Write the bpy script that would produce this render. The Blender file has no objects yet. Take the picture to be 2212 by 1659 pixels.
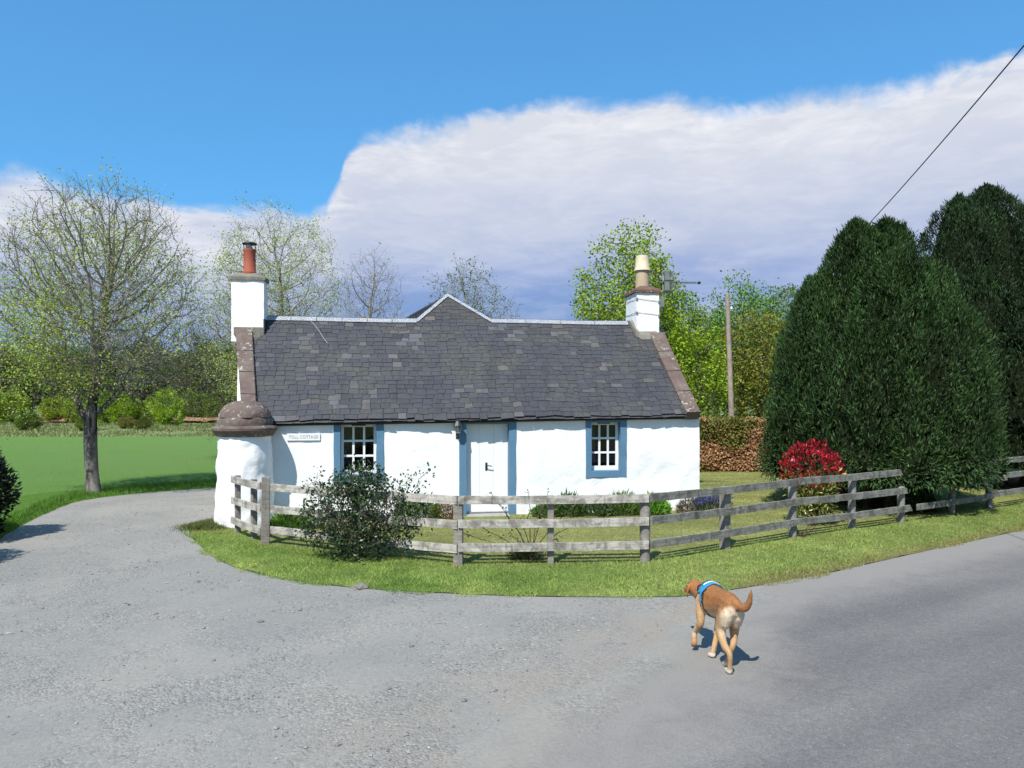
import bpy, bmesh, math, random
import numpy as np
from mathutils import Vector, Matrix, noise as mnoise

R = math.radians
rng = np.random.default_rng(7)
random.seed(7)
sc = bpy.context.scene
COL = sc.collection

# ------------------------------------------------------------------ camera
CX, HY, FL, CAMZ = 1106.0, 865.0, 1603.0, 2.25      # survey units of the view (2212 wide)
cam_d = bpy.data.cameras.new('camera')
cam = bpy.data.objects.new('camera', cam_d)
COL.objects.link(cam)
cam.location = (0, 0, CAMZ)
cam.rotation_euler = (R(90), 0, 0)
cam_d.sensor_width = 36
cam_d.lens = 36 * FL / 2212
cam_d.shift_y = (HY - 829.5) / 2212
cam_d.clip_start = 0.1
cam_d.clip_end = 4000
sc.camera = cam

# ------------------------------------------------------------------ light
SUN_EL, SUN_AZ = 52.0, 24.0       # azimuth: degrees to the left of straight behind the camera
sd = Vector((-math.sin(R(SUN_AZ)) * math.cos(R(SUN_EL)), -math.cos(R(SUN_AZ)) * math.cos(R(SUN_EL)), math.sin(R(SUN_EL))))
sun_d = bpy.data.lights.new('sun', 'SUN')
sun_d.energy = 5.0
sun_d.angle = R(0.53)
sun_d.color = (1.0, 0.955, 0.88)
sun = bpy.data.objects.new('sun', sun_d)
COL.objects.link(sun)
sun.rotation_euler = sd.to_track_quat('Z', 'Y').to_euler()
sun.location = (-10, -20, 30)

sc.view_settings.view_transform = 'Standard'
sc.view_settings.look = 'None'
sc.view_settings.exposure = 0.34
sc.view_settings.gamma = 1.0
sc.view_settings.use_curve_mapping = False


class NT:
    """small node-tree writer"""
    def __init__(s, tree):
        s.t = tree
        tree.nodes.clear()

    def n(s, kind, ins=None, **props):
        nd = s.t.nodes.new(kind)
        for k, v in props.items():
            setattr(nd, k, v)
        for k, v in (ins or {}).items():
            s.put(nd.inputs[k], v)
        return nd

    def put(s, sock, v):
        if isinstance(v, bpy.types.NodeSocket):
            s.t.links.new(v, sock)
        elif isinstance(v, bpy.types.Node):
            s.t.links.new(v.outputs[0], sock)
        else:
            if sock.type == 'RGBA' and hasattr(v, '__len__') and len(v) == 3:
                v = (*v, 1)
            sock.default_value = v

    def math(s, op, a, b=0.0, c=0.0, clamp=False):
        return s.n('ShaderNodeMath', {0: a, 1: b, 2: c}, operation=op, use_clamp=clamp).outputs[0]

    def mix(s, f, a, b, blend='MIX'):
        nd = s.n('ShaderNodeMix', data_type='RGBA', blend_type=blend)
        s.put(nd.inputs[0], f); s.put(nd.inputs[6], a); s.put(nd.inputs[7], b)
        return nd.outputs[2]

    def ramp(s, f, stops, interp='LINEAR'):
        nd = s.n('ShaderNodeValToRGB', {0: f})
        cr = nd.color_ramp
        cr.interpolation = interp
        while len(cr.elements) > 1:
            cr.elements.remove(cr.elements[-1])
        cr.elements[0].position = stops[0][0]
        cr.elements[0].color = (*stops[0][1], 1) if hasattr(stops[0][1], '__len__') else (stops[0][1],) * 3 + (1,)
        for p, c in stops[1:]:
            e = cr.elements.new(p)
            e.color = (*c, 1) if hasattr(c, '__len__') else (c, c, c, 1)
        return nd.outputs[0]

    def noise(s, vec, scale, detail=4, rough=0.55, dist=0.0):
        return s.n('ShaderNodeTexNoise', {'Vector': vec, 'Scale': scale, 'Detail': detail, 'Roughness': rough, 'Distortion': dist}).outputs[0]

    def mapr(s, v, a, b, c=0.0, d=1.0, smooth=False):
        return s.n('ShaderNodeMapRange', {0: v, 1: a, 2: b, 3: c, 4: d}, interpolation_type='SMOOTHSTEP' if smooth else 'LINEAR', clamp=True).outputs[0]


# ------------------------------------------------------------------ sky (world): clear Nishita sky with a cloud bank round the horizon
wd = bpy.data.worlds.new('World')
sc.world = wd
wd.use_nodes = True
w = NT(wd.node_tree)
sky = w.n('ShaderNodeTexSky', sky_type='NISHITA', sun_disc=False, sun_elevation=R(SUN_EL), sun_rotation=R(180 + SUN_AZ),
          altitude=80, air_density=1.0, dust_density=0.35, ozone_density=2.2)
hs = w.n('ShaderNodeHueSaturation', {'Hue': 0.5, 'Saturation': 1.0, 'Value': 1.0, 'Color': w.n('ShaderNodeGamma', {'Color': sky.outputs[0], 'Gamma': 0.55}).outputs[0]})
gen = w.n('ShaderNodeTexCoord').outputs['Generated']
nrm = w.n('ShaderNodeVectorMath', {0: gen}, operation='NORMALIZE').outputs[0]
sep = w.n('ShaderNodeSeparateXYZ', {0: nrm})
az = w.math('ARCTAN2', sep.outputs[0], sep.outputs[1])
el = w.math('ARCSINE', sep.outputs[2])
fac = w.math('MULTIPLY_ADD', az, 1 / (2 * math.pi), 0.5)
fc = w.n('ShaderNodeFloatCurve', {'Value': fac})
EDGE = [(0, 375), (120, 392), (250, 425), (380, 440), (480, 458), (560, 450), (650, 442), (712, 430), (716, 400), (728, 360),
        (760, 322), (800, 288), (900, 262), (1000, 243), (1100, 222), (1200, 212), (1340, 209), (1500, 216), (1600, 216), (1700, 203),
        (1800, 192), (1900, 172), (2000, 158), (2100, 140), (2212, 95)]
pts = [(0.0, 0.24)]
for px, py in EDGE:
    a = math.atan((px - CX) / FL)
    pts.append((a / (2 * math.pi) + 0.5, math.atan((HY - py) / FL * math.cos(a))))
pts += [(0.66, 0.40), (0.75, 0.36), (0.87, 0.28), (1.0, 0.24)]
cv = fc.mapping.curves[0]
cv.points[0].location = (0.0, pts[0][1])
cv.points[1].location = (1.0, pts[-1][1])
for p in pts[1:-1]:
    cv.points.new(*p)
for p in cv.points:
    p.handle_type = 'AUTO_CLAMPED'
fc.mapping.update()
edge = fc.outputs[0]
n1 = w.noise(nrm, 9.0, 7, 0.6, 0.3)
n2 = w.noise(nrm, 42.0, 5, 0.6, 0.2)
stretch = w.n('ShaderNodeVectorMath', {0: nrm, 1: (1.0, 1.0, 3.6)}, operation='MULTIPLY').outputs[0]
n3 = w.noise(stretch, 7.0, 6, 0.62, 0.5)
n4 = w.noise(stretch, 2.3, 4, 0.55, 0.3)
n5 = w.noise(stretch, 16.0, 6, 0.6, 0.8)
d0 = w.math('SUBTRACT', edge, el)
d1 = w.math('ADD', d0, w.math('MULTIPLY_ADD', n1, 0.075, -0.0375))
d2 = w.math('ADD', d1, w.math('MULTIPLY_ADD', n2, 0.009, -0.0045))
soft = w.math('MULTIPLY_ADD', w.mapr(n4, 0.40, 0.62), 0.030, 0.006)
mask = w.mapr(w.math('DIVIDE', d2, soft), -0.35, 1.0, 0, 1, True)
mask = w.math('MULTIPLY', mask, w.mapr(w.math('ADD', w.math('MULTIPLY', n5, 0.6), w.math('MULTIPLY', d2, 8.0)), 0.12, 0.42, 0.5, 1.0))
elw = w.math('ADD', el, w.math('MULTIPLY_ADD', n4, 0.10, -0.05))
elw = w.math('ADD', elw, w.math('MULTIPLY_ADD', n3, 0.05, -0.025))
# lower on the left the bank is thinner, so its bright top sits nearer the horizon
elw = w.math('ADD', elw, w.math('MULTIPLY', w.math('SUBTRACT', 0.36, edge), 0.42))
ccol = w.ramp(w.math('MULTIPLY', elw, 2.0), [(0.0, (0.19, 0.285, 0.50)), (0.24, (0.185, 0.29, 0.53)), (0.33, (0.27, 0.35, 0.57)),
                                             (0.43, (0.40, 0.455, 0.60)), (0.60, (0.53, 0.56, 0.645)), (0.8, (0.60, 0.615, 0.66))])
bright = w.mapr(w.math('ADD', w.math('MULTIPLY', n3, 0.8), w.math('MULTIPLY', n5, 0.5)), 0.58, 0.86)
nearedge = w.mapr(d2, 0.0, 0.12, 1.0, 0.25, True)
ccol = w.mix(w.math('MULTIPLY', w.math('MULTIPLY', bright, nearedge), 0.85), ccol, (0.78, 0.775, 0.80))
skyv = w.n('ShaderNodeVectorMath', {0: hs.outputs[0], 1: (0.077, 0.194, 0.298)}, operation='MULTIPLY').outputs[0]
final = w.mix(mask, skyv, ccol)
bg = w.n('ShaderNodeBackground', {'Color': final, 'Strength': 1.0})
w.n('ShaderNodeOutputWorld', {'Surface': bg.outputs[0]})
sc.render.film_transparent = False
sc.cycles.max_bounces = 8
sc.cycles.transparent_max_bounces = 12

# ------------------------------------------------------------------ helpers
def G(px, py, z=0.0):
    D = FL * (CAMZ - z) / (py - HY)
    return Vector(((px - CX) / FL * D, D, z))

def at(px, py, D):
    return Vector(((px - CX) / FL * D, D, CAMZ - (py - HY) / FL * D))

def mk(name, V, F, tint=None, smooth=False, mat=None):
    """V (n,3), F (m,k) arrays -> mesh"""
    V = np.asarray(V, dtype=np.float32); F = np.asarray(F, dtype=np.int32)
    me = bpy.data.meshes.new(name)
    me.vertices.add(len(V)); me.vertices.foreach_set('co', V.ravel())
    k = F.shape[1]
    me.loops.add(F.size); me.loops.foreach_set('vertex_index', F.ravel())
    me.polygons.add(len(F))
    me.polygons.foreach_set('loop_start', np.arange(0, F.size, k, dtype=np.int32))
    me.polygons.foreach_set('use_smooth', np.full(len(F), bool(smooth)))
    me.update(calc_edges=True)
    if tint is not None:
        set_tint(me, tint)
    if mat:
        me.materials.append(mat)
    return me

def set_tint(me, tint):
    n = len(me.vertices)
    t = np.ones((n, 4), dtype=np.float32)
    t[:, :3] = np.asarray(tint, dtype=np.float32)
    a = me.color_attributes.new('tint', 'FLOAT_COLOR', 'POINT')
    a.data.foreach_set('color', t.ravel())

def link(name, me, parent=None, mat=None, loc=None):
    o = bpy.data.objects.new(name, me)
    COL.objects.link(o)
    if parent is not None:
        o.parent = parent
    if mat is not None and me is not None and not me.materials:
        me.materials.append(mat)
    if loc is not None:
        o.location = loc
    return o

def tag(o, label=None, cat=None, group=None, kind=None):
    if label: o['label'] = label
    if cat: o['category'] = cat
    if group: o['group'] = group
    if kind: o['kind'] = kind
    return o

def empty(name, loc, rz=0.0, label=None, cat=None, group=None):
    o = bpy.data.objects.new(name, None)
    o.empty_display_size = 0.2
    COL.objects.link(o)
    o.location = loc
    o.rotation_euler = (0, 0, rz)
    return tag(o, label, cat, group)

class MB:
    """mesh collector"""
    def __init__(s):
        s.bm = bmesh.new()

    def box(s, a, b, bevel=0.0, M=None):
        a = Vector(a); b = Vector(b)
        m = Matrix.Translation((a + b) / 2) @ Matrix.Diagonal((*(abs(x) for x in (b - a)), 1))
        if M is not None: m = M @ m
        r = bmesh.ops.create_cube(s.bm, size=1.0, matrix=m)
        if bevel:
            es = list({e for v in r['verts'] for e in v.link_edges})
            bmesh.ops.bevel(s.bm, geom=es, offset=bevel, segments=1, affect='EDGES', profile=0.5)
        return s

    def prism(s, poly, d0, d1, frame=None):
        """poly: list of 3-d points (front), extruded by vector d"""
        n = len(poly)
        f = [s.bm.verts.new(Vector(p) + Vector(d0)) for p in poly]
        k = [s.bm.verts.new(Vector(p) + Vector(d1)) for p in poly]
        s.bm.faces.new(f); s.bm.faces.new(k[::-1])
        for i in range(n):
            j = (i + 1) % n
            s.bm.faces.new((f[j], f[i], k[i], k[j]))
        return s

    def tube(s, pts, rad, seg=8, cap=True):
        pts = [Vector(p) for p in pts]
        if not hasattr(rad, '__len__'): rad = [rad] * len(pts)
        rings = []
        for i, p in enumerate(pts):
            d = (pts[min(i + 1, len(pts) - 1)] - pts[max(i - 1, 0)]).normalized()
            up = Vector((0, 0, 1)) if abs(d.z) < 0.9 else Vector((1, 0, 0))
            a = d.cross(up).normalized(); b = d.cross(a)
            rings.append([s.bm.verts.new(p + (a * math.cos(2 * math.pi * k / seg) + b * math.sin(2 * math.pi * k / seg)) * rad[i]) for k in range(seg)])
        for r0, r1 in zip(rings, rings[1:]):
            for k in range(seg):
                s.bm.faces.new((r0[k], r0[(k + 1) % seg], r1[(k + 1) % seg], r1[k]))
        if cap:
            s.bm.faces.new(rings[0][::-1]); s.bm.faces.new(rings[-1])
        return s

    def lathe(s, prof, seg=40, c=(0, 0, 0), jit=None):
        rings = []
        for r, z in prof:
            ring = []
            for k in range(seg):
                a = 2 * math.pi * k / seg
                rr = r
                p = Vector((math.cos(a) * rr, math.sin(a) * rr, z))
                if jit:
                    amp, fq = jit
                    q = p * fq
                    n = mnoise.noise(q + Vector((3.1, 7.7, 1.3)))
                    p += Vector((math.cos(a), math.sin(a), 0)) * n * amp
                ring.append(s.bm.verts.new(p + Vector(c)))
            rings.append(ring)
        for r0, r1 in zip(rings, rings[1:]):
            for k in range(seg):
                s.bm.faces.new((r0[k], r0[(k + 1) % seg], r1[(k + 1) % seg], r1[k]))
        s.bm.faces.new(rings[0][::-1]); s.bm.faces.new(rings[-1])
        return s

    def build(s, name, mat, parent=None, smooth=False, angle=None):
        bmesh.ops.recalc_face_normals(s.bm, faces=s.bm.faces)
        me = bpy.data.meshes.new(name)
        s.bm.to_mesh(me); s.bm.free()
        me.materials.append(mat)
        if smooth:
            for p in me.polygons: p.use_smooth = True
            if angle: me.set_sharp_from_angle(angle=angle)
        return link(name, me, parent)

def fbm(p, sc_=1.0, o=4):
    return mnoise.fractal(Vector(p) * sc_, 1.0, 2.0, o)

def inpoly(x, y, poly):
    poly = np.asarray([(p[0], p[1]) for p in poly]); n = len(poly)
    ins = np.zeros(len(x), bool); j = n - 1
    for i in range(n):
        xi, yi = poly[i]; xj, yj = poly[j]
        c = ((yi > y) != (yj > y)) & (x < (xj - xi) * (y - yi) / (yj - yi + 1e-12) + xi)
        ins ^= c; j = i
    return ins

# ------------------------------------------------------------------ materials
def newmat(name):
    m = bpy.data.materials.new(name); m.use_nodes = True
    return m, NT(m.node_tree)

def pbr(t, color, rough=0.8, bump=None, bstr=0.3, bdist=0.02, spec=0.3, **kw):
    b = t.n('ShaderNodeBsdfPrincipled')
    t.put(b.inputs['Base Color'], color); t.put(b.inputs['Roughness'], rough)
    b.inputs['Specular IOR Level'].default_value = spec
    for k, v in kw.items():
        t.put(b.inputs[k.replace('_', ' ')], v)
    if bump is not None:
        bp = t.n('ShaderNodeBump', {'Height': bump, 'Strength': bstr, 'Distance': bdist})
        t.put(b.inputs['Normal'], bp.outputs[0])
    t.n('ShaderNodeOutputMaterial', {'Surface': b.outputs[0]})
    return b

def simple(name, c1, c2=None, scale=6.0, rough=0.7, bump=0.3, bscale=40.0, bdist=0.01, spec=0.3, metallic=0.0, world=False):
    m, t = newmat(name)
    tc = t.n('ShaderNodeTexCoord').outputs['Object'] if not world else t.n('ShaderNodeNewGeometry').outputs['Position']
    c2 = c2 or tuple(x * 0.7 for x in c1)
    f = t.mapr(t.noise(tc, scale, 6, 0.62), 0.3, 0.7)
    col = t.mix(f, c1, c2)
    pbr(t, col, rough, t.noise(tc, bscale, 5, 0.6), bump, bdist, spec, Metallic=metallic)
    return m

M = {}
def mat_white():
    m, t = newmat('limewash_white')
    g = t.n('ShaderNodeNewGeometry').outputs['Position']
    big = t.noise(g, 1.4, 5, 0.6)
    col = t.mix(t.mapr(big, 0.35, 0.75), (0.84, 0.84, 0.825), (0.76, 0.765, 0.76))
    z = t.n('ShaderNodeSeparateXYZ', {0: g}).outputs[2]
    streak = t.n('ShaderNodeVectorMath', {0: g, 1: (7.0, 7.0, 0.7)}, operation='MULTIPLY').outputs[0]
    low = t.math('MULTIPLY', t.mapr(z, 0.0, 0.34, 1.0, 0.0, True), t.mapr(t.noise(g, 5.0, 5, 0.7), 0.38, 0.7))
    col = t.mix(t.math('MULTIPLY', low, 0.55), col, (0.33, 0.33, 0.25))
    col = t.mix(t.math('MULTIPLY', t.mapr(t.noise(streak, 1.0, 5, 0.65), 0.58, 0.8), 0.22), col, (0.5, 0.49, 0.44))
    h = t.math('ADD', t.noise(g, 9.0, 6, 0.62), t.math('MULTIPLY', t.noise(g, 55.0, 4, 0.6), 0.35))
    pbr(t, col, 0.9, h, 0.38, 0.03, 0.2)
    return m
M['white'] = mat_white()

def mat_slate():
    m, t = newmat('roof_slate')
    g = t.n('ShaderNodeNewGeometry').outputs['Position']
    at_ = t.n('ShaderNodeAttribute', attribute_name='tint').outputs['Color']
    oc = t.n('ShaderNodeObjectInfo').outputs['Color']
    col = t.mix(1.0, at_, oc, 'MULTIPLY')
    f = t.noise(g, 22.0, 6, 0.7)
    col = t.mix(1.0, col, t.ramp(f, [(0.25, 0.78), (0.5, 1.0), (0.78, 1.25)]), 'MULTIPLY')
    lich = t.mapr(t.noise(g, 1.15, 5, 0.65, 0.5), 0.46, 0.62)
    lich = t.math('MULTIPLY', lich, t.mapr(t.noise(g, 16.0, 5, 0.7), 0.4, 0.62))
    col = t.mix(t.math('MULTIPLY', lich, 0.7), col, (0.095, 0.094, 0.066))
    st = t.n('ShaderNodeVectorMath', {0: g, 1: (3.2, 0.4, 0.4)}, operation='MULTIPLY').outputs[0]
    dk = t.mapr(t.noise(st, 1.0, 5, 0.6, 0.2), 0.54, 0.72)
    col = t.mix(t.math('MULTIPLY', dk, 0.62), col, (0.030, 0.030, 0.034))
    sp = t.mapr(t.noise(g, 75.0, 2, 0.5), 0.70, 0.78)
    col = t.mix(t.math('MULTIPLY', sp, 0.5), col, (0.30, 0.31, 0.30))
    pbr(t, col, 0.62, t.noise(g, 30.0, 5, 0.7), 0.5, 0.008, 0.35)
    return m
M['slate'] = mat_slate()

def mat_stone(name, c1, c2, lichen, lamt=0.62):
    m, t = newmat(name)
    g = t.n('ShaderNodeNewGeometry').outputs['Position']
    col = t.mix(t.mapr(t.noise(g, 3.5, 6, 0.65, 0.4), 0.32, 0.68), c1, c2)
    col = t.mix(t.math('MULTIPLY', t.mapr(t.noise(g, 20.0, 5, 0.7), 0.5, 0.8), 0.5), col, tuple(x * 0.45 for x in c2))
    l = t.math('MULTIPLY', t.mapr(t.noise(g, 13.0, 4, 0.6, 0.6), lamt, lamt + 0.05), t.mapr(t.noise(g, 2.2, 3), 0.42, 0.55))
    col = t.mix(l, col, lichen)
    pbr(t, col, 0.92, t.math('ADD', t.noise(g, 18.0, 6, 0.68), t.noise(g, 4.0, 3)), 0.6, 0.02, 0.15)
    return m
M['red_stone'] = mat_stone('red_sandstone', (0.118, 0.074, 0.062), (0.175, 0.148, 0.126), (0.42, 0.385, 0.34), 0.585)
M['grey_stone'] = mat_stone('grey_stone', (0.24, 0.225, 0.185), (0.15, 0.14, 0.115), (0.42, 0.40, 0.34))
M['brown_stone'] = mat_stone('brown_mortar', (0.19, 0.115, 0.085), (0.12, 0.08, 0.065), (0.33, 0.27, 0.22))
M['blue'] = simple('blue_paint', (0.085, 0.185, 0.285), (0.105, 0.21, 0.31), 3.0, 0.55, 0.35, 26.0, 0.012, 0.35, world=True)
M['gloss_white'] = simple('white_gloss_paint', (0.80, 0.805, 0.80), (0.74, 0.75, 0.75), 4.0, 0.4, 0.08, 30.0, 0.004, 0.5)
M['door_white'] = simple('white_door_paint', (0.80, 0.805, 0.80), (0.76, 0.77, 0.77), 2.0, 0.5, 0.1, 18.0, 0.004, 0.4)
M['black'] = simple('black_iron', (0.012, 0.012, 0.013), (0.02, 0.02, 0.02), 20, 0.5, 0.2, 60, 0.002, 0.4)
M['lamp_iron'] = simple('painted_lamp_iron', (0.03, 0.034, 0.04), (0.02, 0.022, 0.026), 30, 0.45, 0.2, 60, 0.002, 0.5)
M['steel'] = simple('dull_steel', (0.45, 0.46, 0.47), (0.3, 0.31, 0.32), 14, 0.38, 0.2, 60, 0.002, 0.5, 0.8)
M['zinc'] = simple('zinc_flashing', (0.62, 0.64, 0.68), (0.50, 0.52, 0.56), 4.0, 0.45, 0.3, 12.0, 0.01, 0.45, world=True)
M['antenna'] = simple('weathered_aluminium', (0.22, 0.25, 0.24), (0.15, 0.17, 0.165), 12, 0.5, 0.1, 60, 0.002, 0.4, 0.3)
M['terracotta'] = simple('terracotta_red', (0.36, 0.095, 0.055), (0.28, 0.075, 0.045), 9, 0.7, 0.3, 45, 0.004, 0.3)
M['buff_clay'] = simple('buff_fireclay', (0.46, 0.36, 0.235), (0.40, 0.31, 0.20), 9, 0.7, 0.3, 45, 0.004, 0.3)
M['cream_clay'] = simple('cream_fireclay', (0.66, 0.58, 0.41), (0.58, 0.50, 0.35), 9, 0.6, 0.3, 45, 0.004, 0.3)
M['dark_board_shade'] = simple('dark_roof_board_and_shade', (0.012, 0.013, 0.016), (0.03, 0.03, 0.034), 12, 0.7, 0.4, 30, 0.01)  # roof deck and soaker; also colours the painted shadow line at the eaves
M['inner'] = simple('plaster_with_room_shade', (0.012, 0.011, 0.010), (0.010, 0.009, 0.009), 2, 0.9, 0.1, 10, 0.01, 0.1)  # near-black colour holds the darkness of the room behind the glass
M['curtain'] = simple('net_curtain', (0.16, 0.155, 0.15), (0.12, 0.12, 0.115), 6, 0.9, 0.2, 40, 0.01, 0.1)
M['sign_ink'] = simple('grey_lettering', (0.30, 0.31, 0.31), (0.36, 0.36, 0.36), 12, 0.6, 0.0)
M['concrete'] = simple('step_concrete', (0.36, 0.355, 0.335), (0.27, 0.27, 0.25), 6, 0.9, 0.4, 40, 0.01)
M['cable'] = simple('pale_cable', (0.35, 0.35, 0.36), (0.3, 0.3, 0.31), 6, 0.6, 0.0)
M['wire'] = simple('dark_wire', (0.025, 0.028, 0.035), (0.03, 0.03, 0.035), 6, 0.6, 0.0)

def mat_glass():
    m, t = newmat('window_glass')
    lw = t.n('ShaderNodeFresnel', {'IOR': 1.5})
    tr = t.n('ShaderNodeBsdfTransparent', {'Color': (0.82, 0.85, 0.85)})
    gl = t.n('ShaderNodeBsdfGlossy', {'Color': (0.6, 0.62, 0.62), 'Roughness': 0.02})
    mx = t.n('ShaderNodeMixShader', {0: lw.outputs[0], 1: tr.outputs[0], 2: gl.outputs[0]})
    t.n('ShaderNodeOutputMaterial', {'Surface': mx.outputs[0]})
    return m
M['glass'] = mat_glass()

def mat_leaf(name, transl=0.3, rough=0.55, gain=1.0):
    m, t = newmat(name)
    a = t.n('ShaderNodeAttribute', attribute_name='tint').outputs['Color']
    oc = t.n('ShaderNodeObjectInfo').outputs['Color']
    col = t.mix(1.0, a, oc, 'MULTIPLY')
    b = t.n('ShaderNodeBsdfPrincipled', {'Base Color': col, 'Roughness': rough})
    b.inputs['Specular IOR Level'].default_value = 0.25
    tl = t.n('ShaderNodeBsdfTranslucent', {'Color': t.mix(1.0, col, (1.25, 1.3, 0.6), 'MULTIPLY')})
    mx = t.n('ShaderNodeMixShader', {0: transl, 1: b.outputs[0], 2: tl.outputs[0]})
    t.n('ShaderNodeOutputMaterial', {'Surface': mx.outputs[0]})
    return m
M['leaf'] = mat_leaf('leaf', 0.32)
M['gloss_leaf'] = mat_leaf('glossy_leaf', 0.12, 0.32)
M['needle'] = mat_leaf('conifer_frond', 0.12, 0.6)
M['dense_shade'] = simple('dark_inner_shade', (0.016, 0.022, 0.010), (0.010, 0.013, 0.007), 4.0, 1.0, 0.6, 12.0, 0.05, 0.0)  # near-black colour stands for the shade deep inside the foliage
M['grass'] = mat_leaf('grass_blade', 0.3, 0.6)

def mat_bark(name, c1, c2, c3, scale=5.0, c4=None):
    m, t = newmat(name)
    g = t.n('ShaderNodeTexCoord').outputs['Object']
    sq = t.n('ShaderNodeVectorMath', {0: g, 1: (1, 1, 0.45)}, operation='MULTIPLY').outputs[0]
    col = t.mix(t.mapr(t.noise(sq, scale, 6, 0.7, 0.6), 0.43, 0.57), c1, c2)
    z = t.n('ShaderNodeSeparateXYZ', {0: g}).outputs[2]
    low = t.math('MULTIPLY', t.mapr(z, 0.3, 1.5, 1.0, 0.0), t.mapr(t.noise(sq, scale * 0.8, 5, 0.6), 0.35, 0.6))
    col = t.mix(low, col, c3)
    col = t.mix(t.mapr(z, 2.2, 3.6), col, c4 or c2)
    pbr(t, col, 0.95, t.noise(sq, scale * 5, 6, 0.7), 0.8, 0.03, 0.1)
    return m
M['bark'] = mat_bark('mottled_bark', (0.020, 0.019, 0.018), (0.15, 0.14, 0.128), (0.29, 0.262, 0.225), 6.5, (0.25, 0.23, 0.185))
M['twig'] = mat_bark('wood_twig', (0.075, 0.065, 0.052), (0.13, 0.115, 0.095), (0.12, 0.11, 0.09))
M['grey_twig'] = mat_bark('grey_twig', (0.20, 0.19, 0.17), (0.28, 0.265, 0.24), (0.15, 0.14, 0.13))
M['redtwig'] = mat_bark('brown_stem', (0.10, 0.06, 0.045), (0.16, 0.105, 0.075), (0.12, 0.08, 0.06))

def mat_fence(name, pale, dark):
    m, t = newmat(name)
    g = t.n('ShaderNodeNewGeometry').outputs['Position']
    gx = t.n('ShaderNodeTexCoord').outputs['Object']
    gr = t.n('ShaderNodeVectorMath', {0: gx, 1: (2.0, 30.0, 30.0)}, operation='MULTIPLY').outputs[0]
    col = t.mix(t.mapr(t.noise(g, 5.0, 6, 0.72, 0.6), 0.42, 0.60), pale, dark)
    col = t.mix(t.math('MULTIPLY', t.mapr(t.noise(gr, 1.0, 5, 0.6), 0.42, 0.7), 0.5), col, tuple(x * 0.55 for x in dark))
    drip = t.n('ShaderNodeVectorMath', {0: g, 1: (9.0, 9.0, 1.2)}, operation='MULTIPLY').outputs[0]
    col = t.mix(t.math('MULTIPLY', t.mapr(t.noise(drip, 1.0, 5, 0.7), 0.56, 0.66), 0.6), col, tuple(x * 0.4 for x in dark))
    nz = t.n('ShaderNodeSeparateXYZ', {0: t.n('ShaderNodeNewGeometry').outputs['Normal']}).outputs[2]
    moss = t.math('MULTIPLY', t.mapr(nz, 0.4, 0.9), t.mapr(t.noise(g, 9.0, 4, 0.6), 0.4, 0.6))
    col = t.mix(t.math('MULTIPLY', moss, 0.7), col, (0.30, 0.31, 0.25))
    pbr(t, col, 0.93, t.math('ADD', t.noise(gr, 1.0, 5, 0.65), t.noise(g, 25, 4)), 0.5, 0.012, 0.15)
    return m
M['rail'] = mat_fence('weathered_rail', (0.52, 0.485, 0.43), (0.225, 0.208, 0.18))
M['rail_painted_shade'] = mat_fence('mossy_rail_painted_shade', (0.26, 0.255, 0.225), (0.12, 0.118, 0.10))  # darker copy of the rail wood, cypress shade put into its colour
M['post'] = mat_fence('weathered_post', (0.29, 0.26, 0.225), (0.21, 0.19, 0.165))
M['pole'] = mat_fence('pole_wood', (0.40, 0.335, 0.275), (0.29, 0.235, 0.19))

# ------------------------------------------------------------------ ground materials
def mat_field():
    m, t = newmat('young_crop')
    g = t.n('ShaderNodeNewGeometry').outputs['Position']
    row = t.n('ShaderNodeVectorMath', {0: g, 1: (0.25, 2.2, 1.0)}, operation='MULTIPLY').outputs[0]
    f = t.mapr(t.noise(row, 1.3, 6, 0.65), 0.3, 0.7)
    col = t.mix(f, (0.118, 0.235, 0.044), (0.166, 0.295, 0.068))
    col = t.mix(t.mapr(t.noise(g, 0.09, 3, 0.5), 0.4, 0.65), col, (0.155, 0.265, 0.07))
    pbr(t, col, 0.9, t.noise(g, 14.0, 5, 0.7), 1.0, 0.12, 0.1)
    return m
def mat_rough():
    m, t = newmat('rough_pasture')
    g = t.n('ShaderNodeNewGeometry').outputs['Position']
    st = t.n('ShaderNodeVectorMath', {0: g, 1: (0.35, 1.0, 1.0)}, operation='MULTIPLY').outputs[0]
    f = t.noise(st, 0.5, 6, 0.65, 0.4)
    col = t.ramp(f, [(0.3, (0.09, 0.14, 0.04)), (0.5, (0.20, 0.25, 0.09)), (0.68, (0.30, 0.29, 0.15))])
    pbr(t, col, 0.95, t.noise(g, 3.0, 5, 0.7), 0.8, 0.3, 0.1)
    return m
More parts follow.
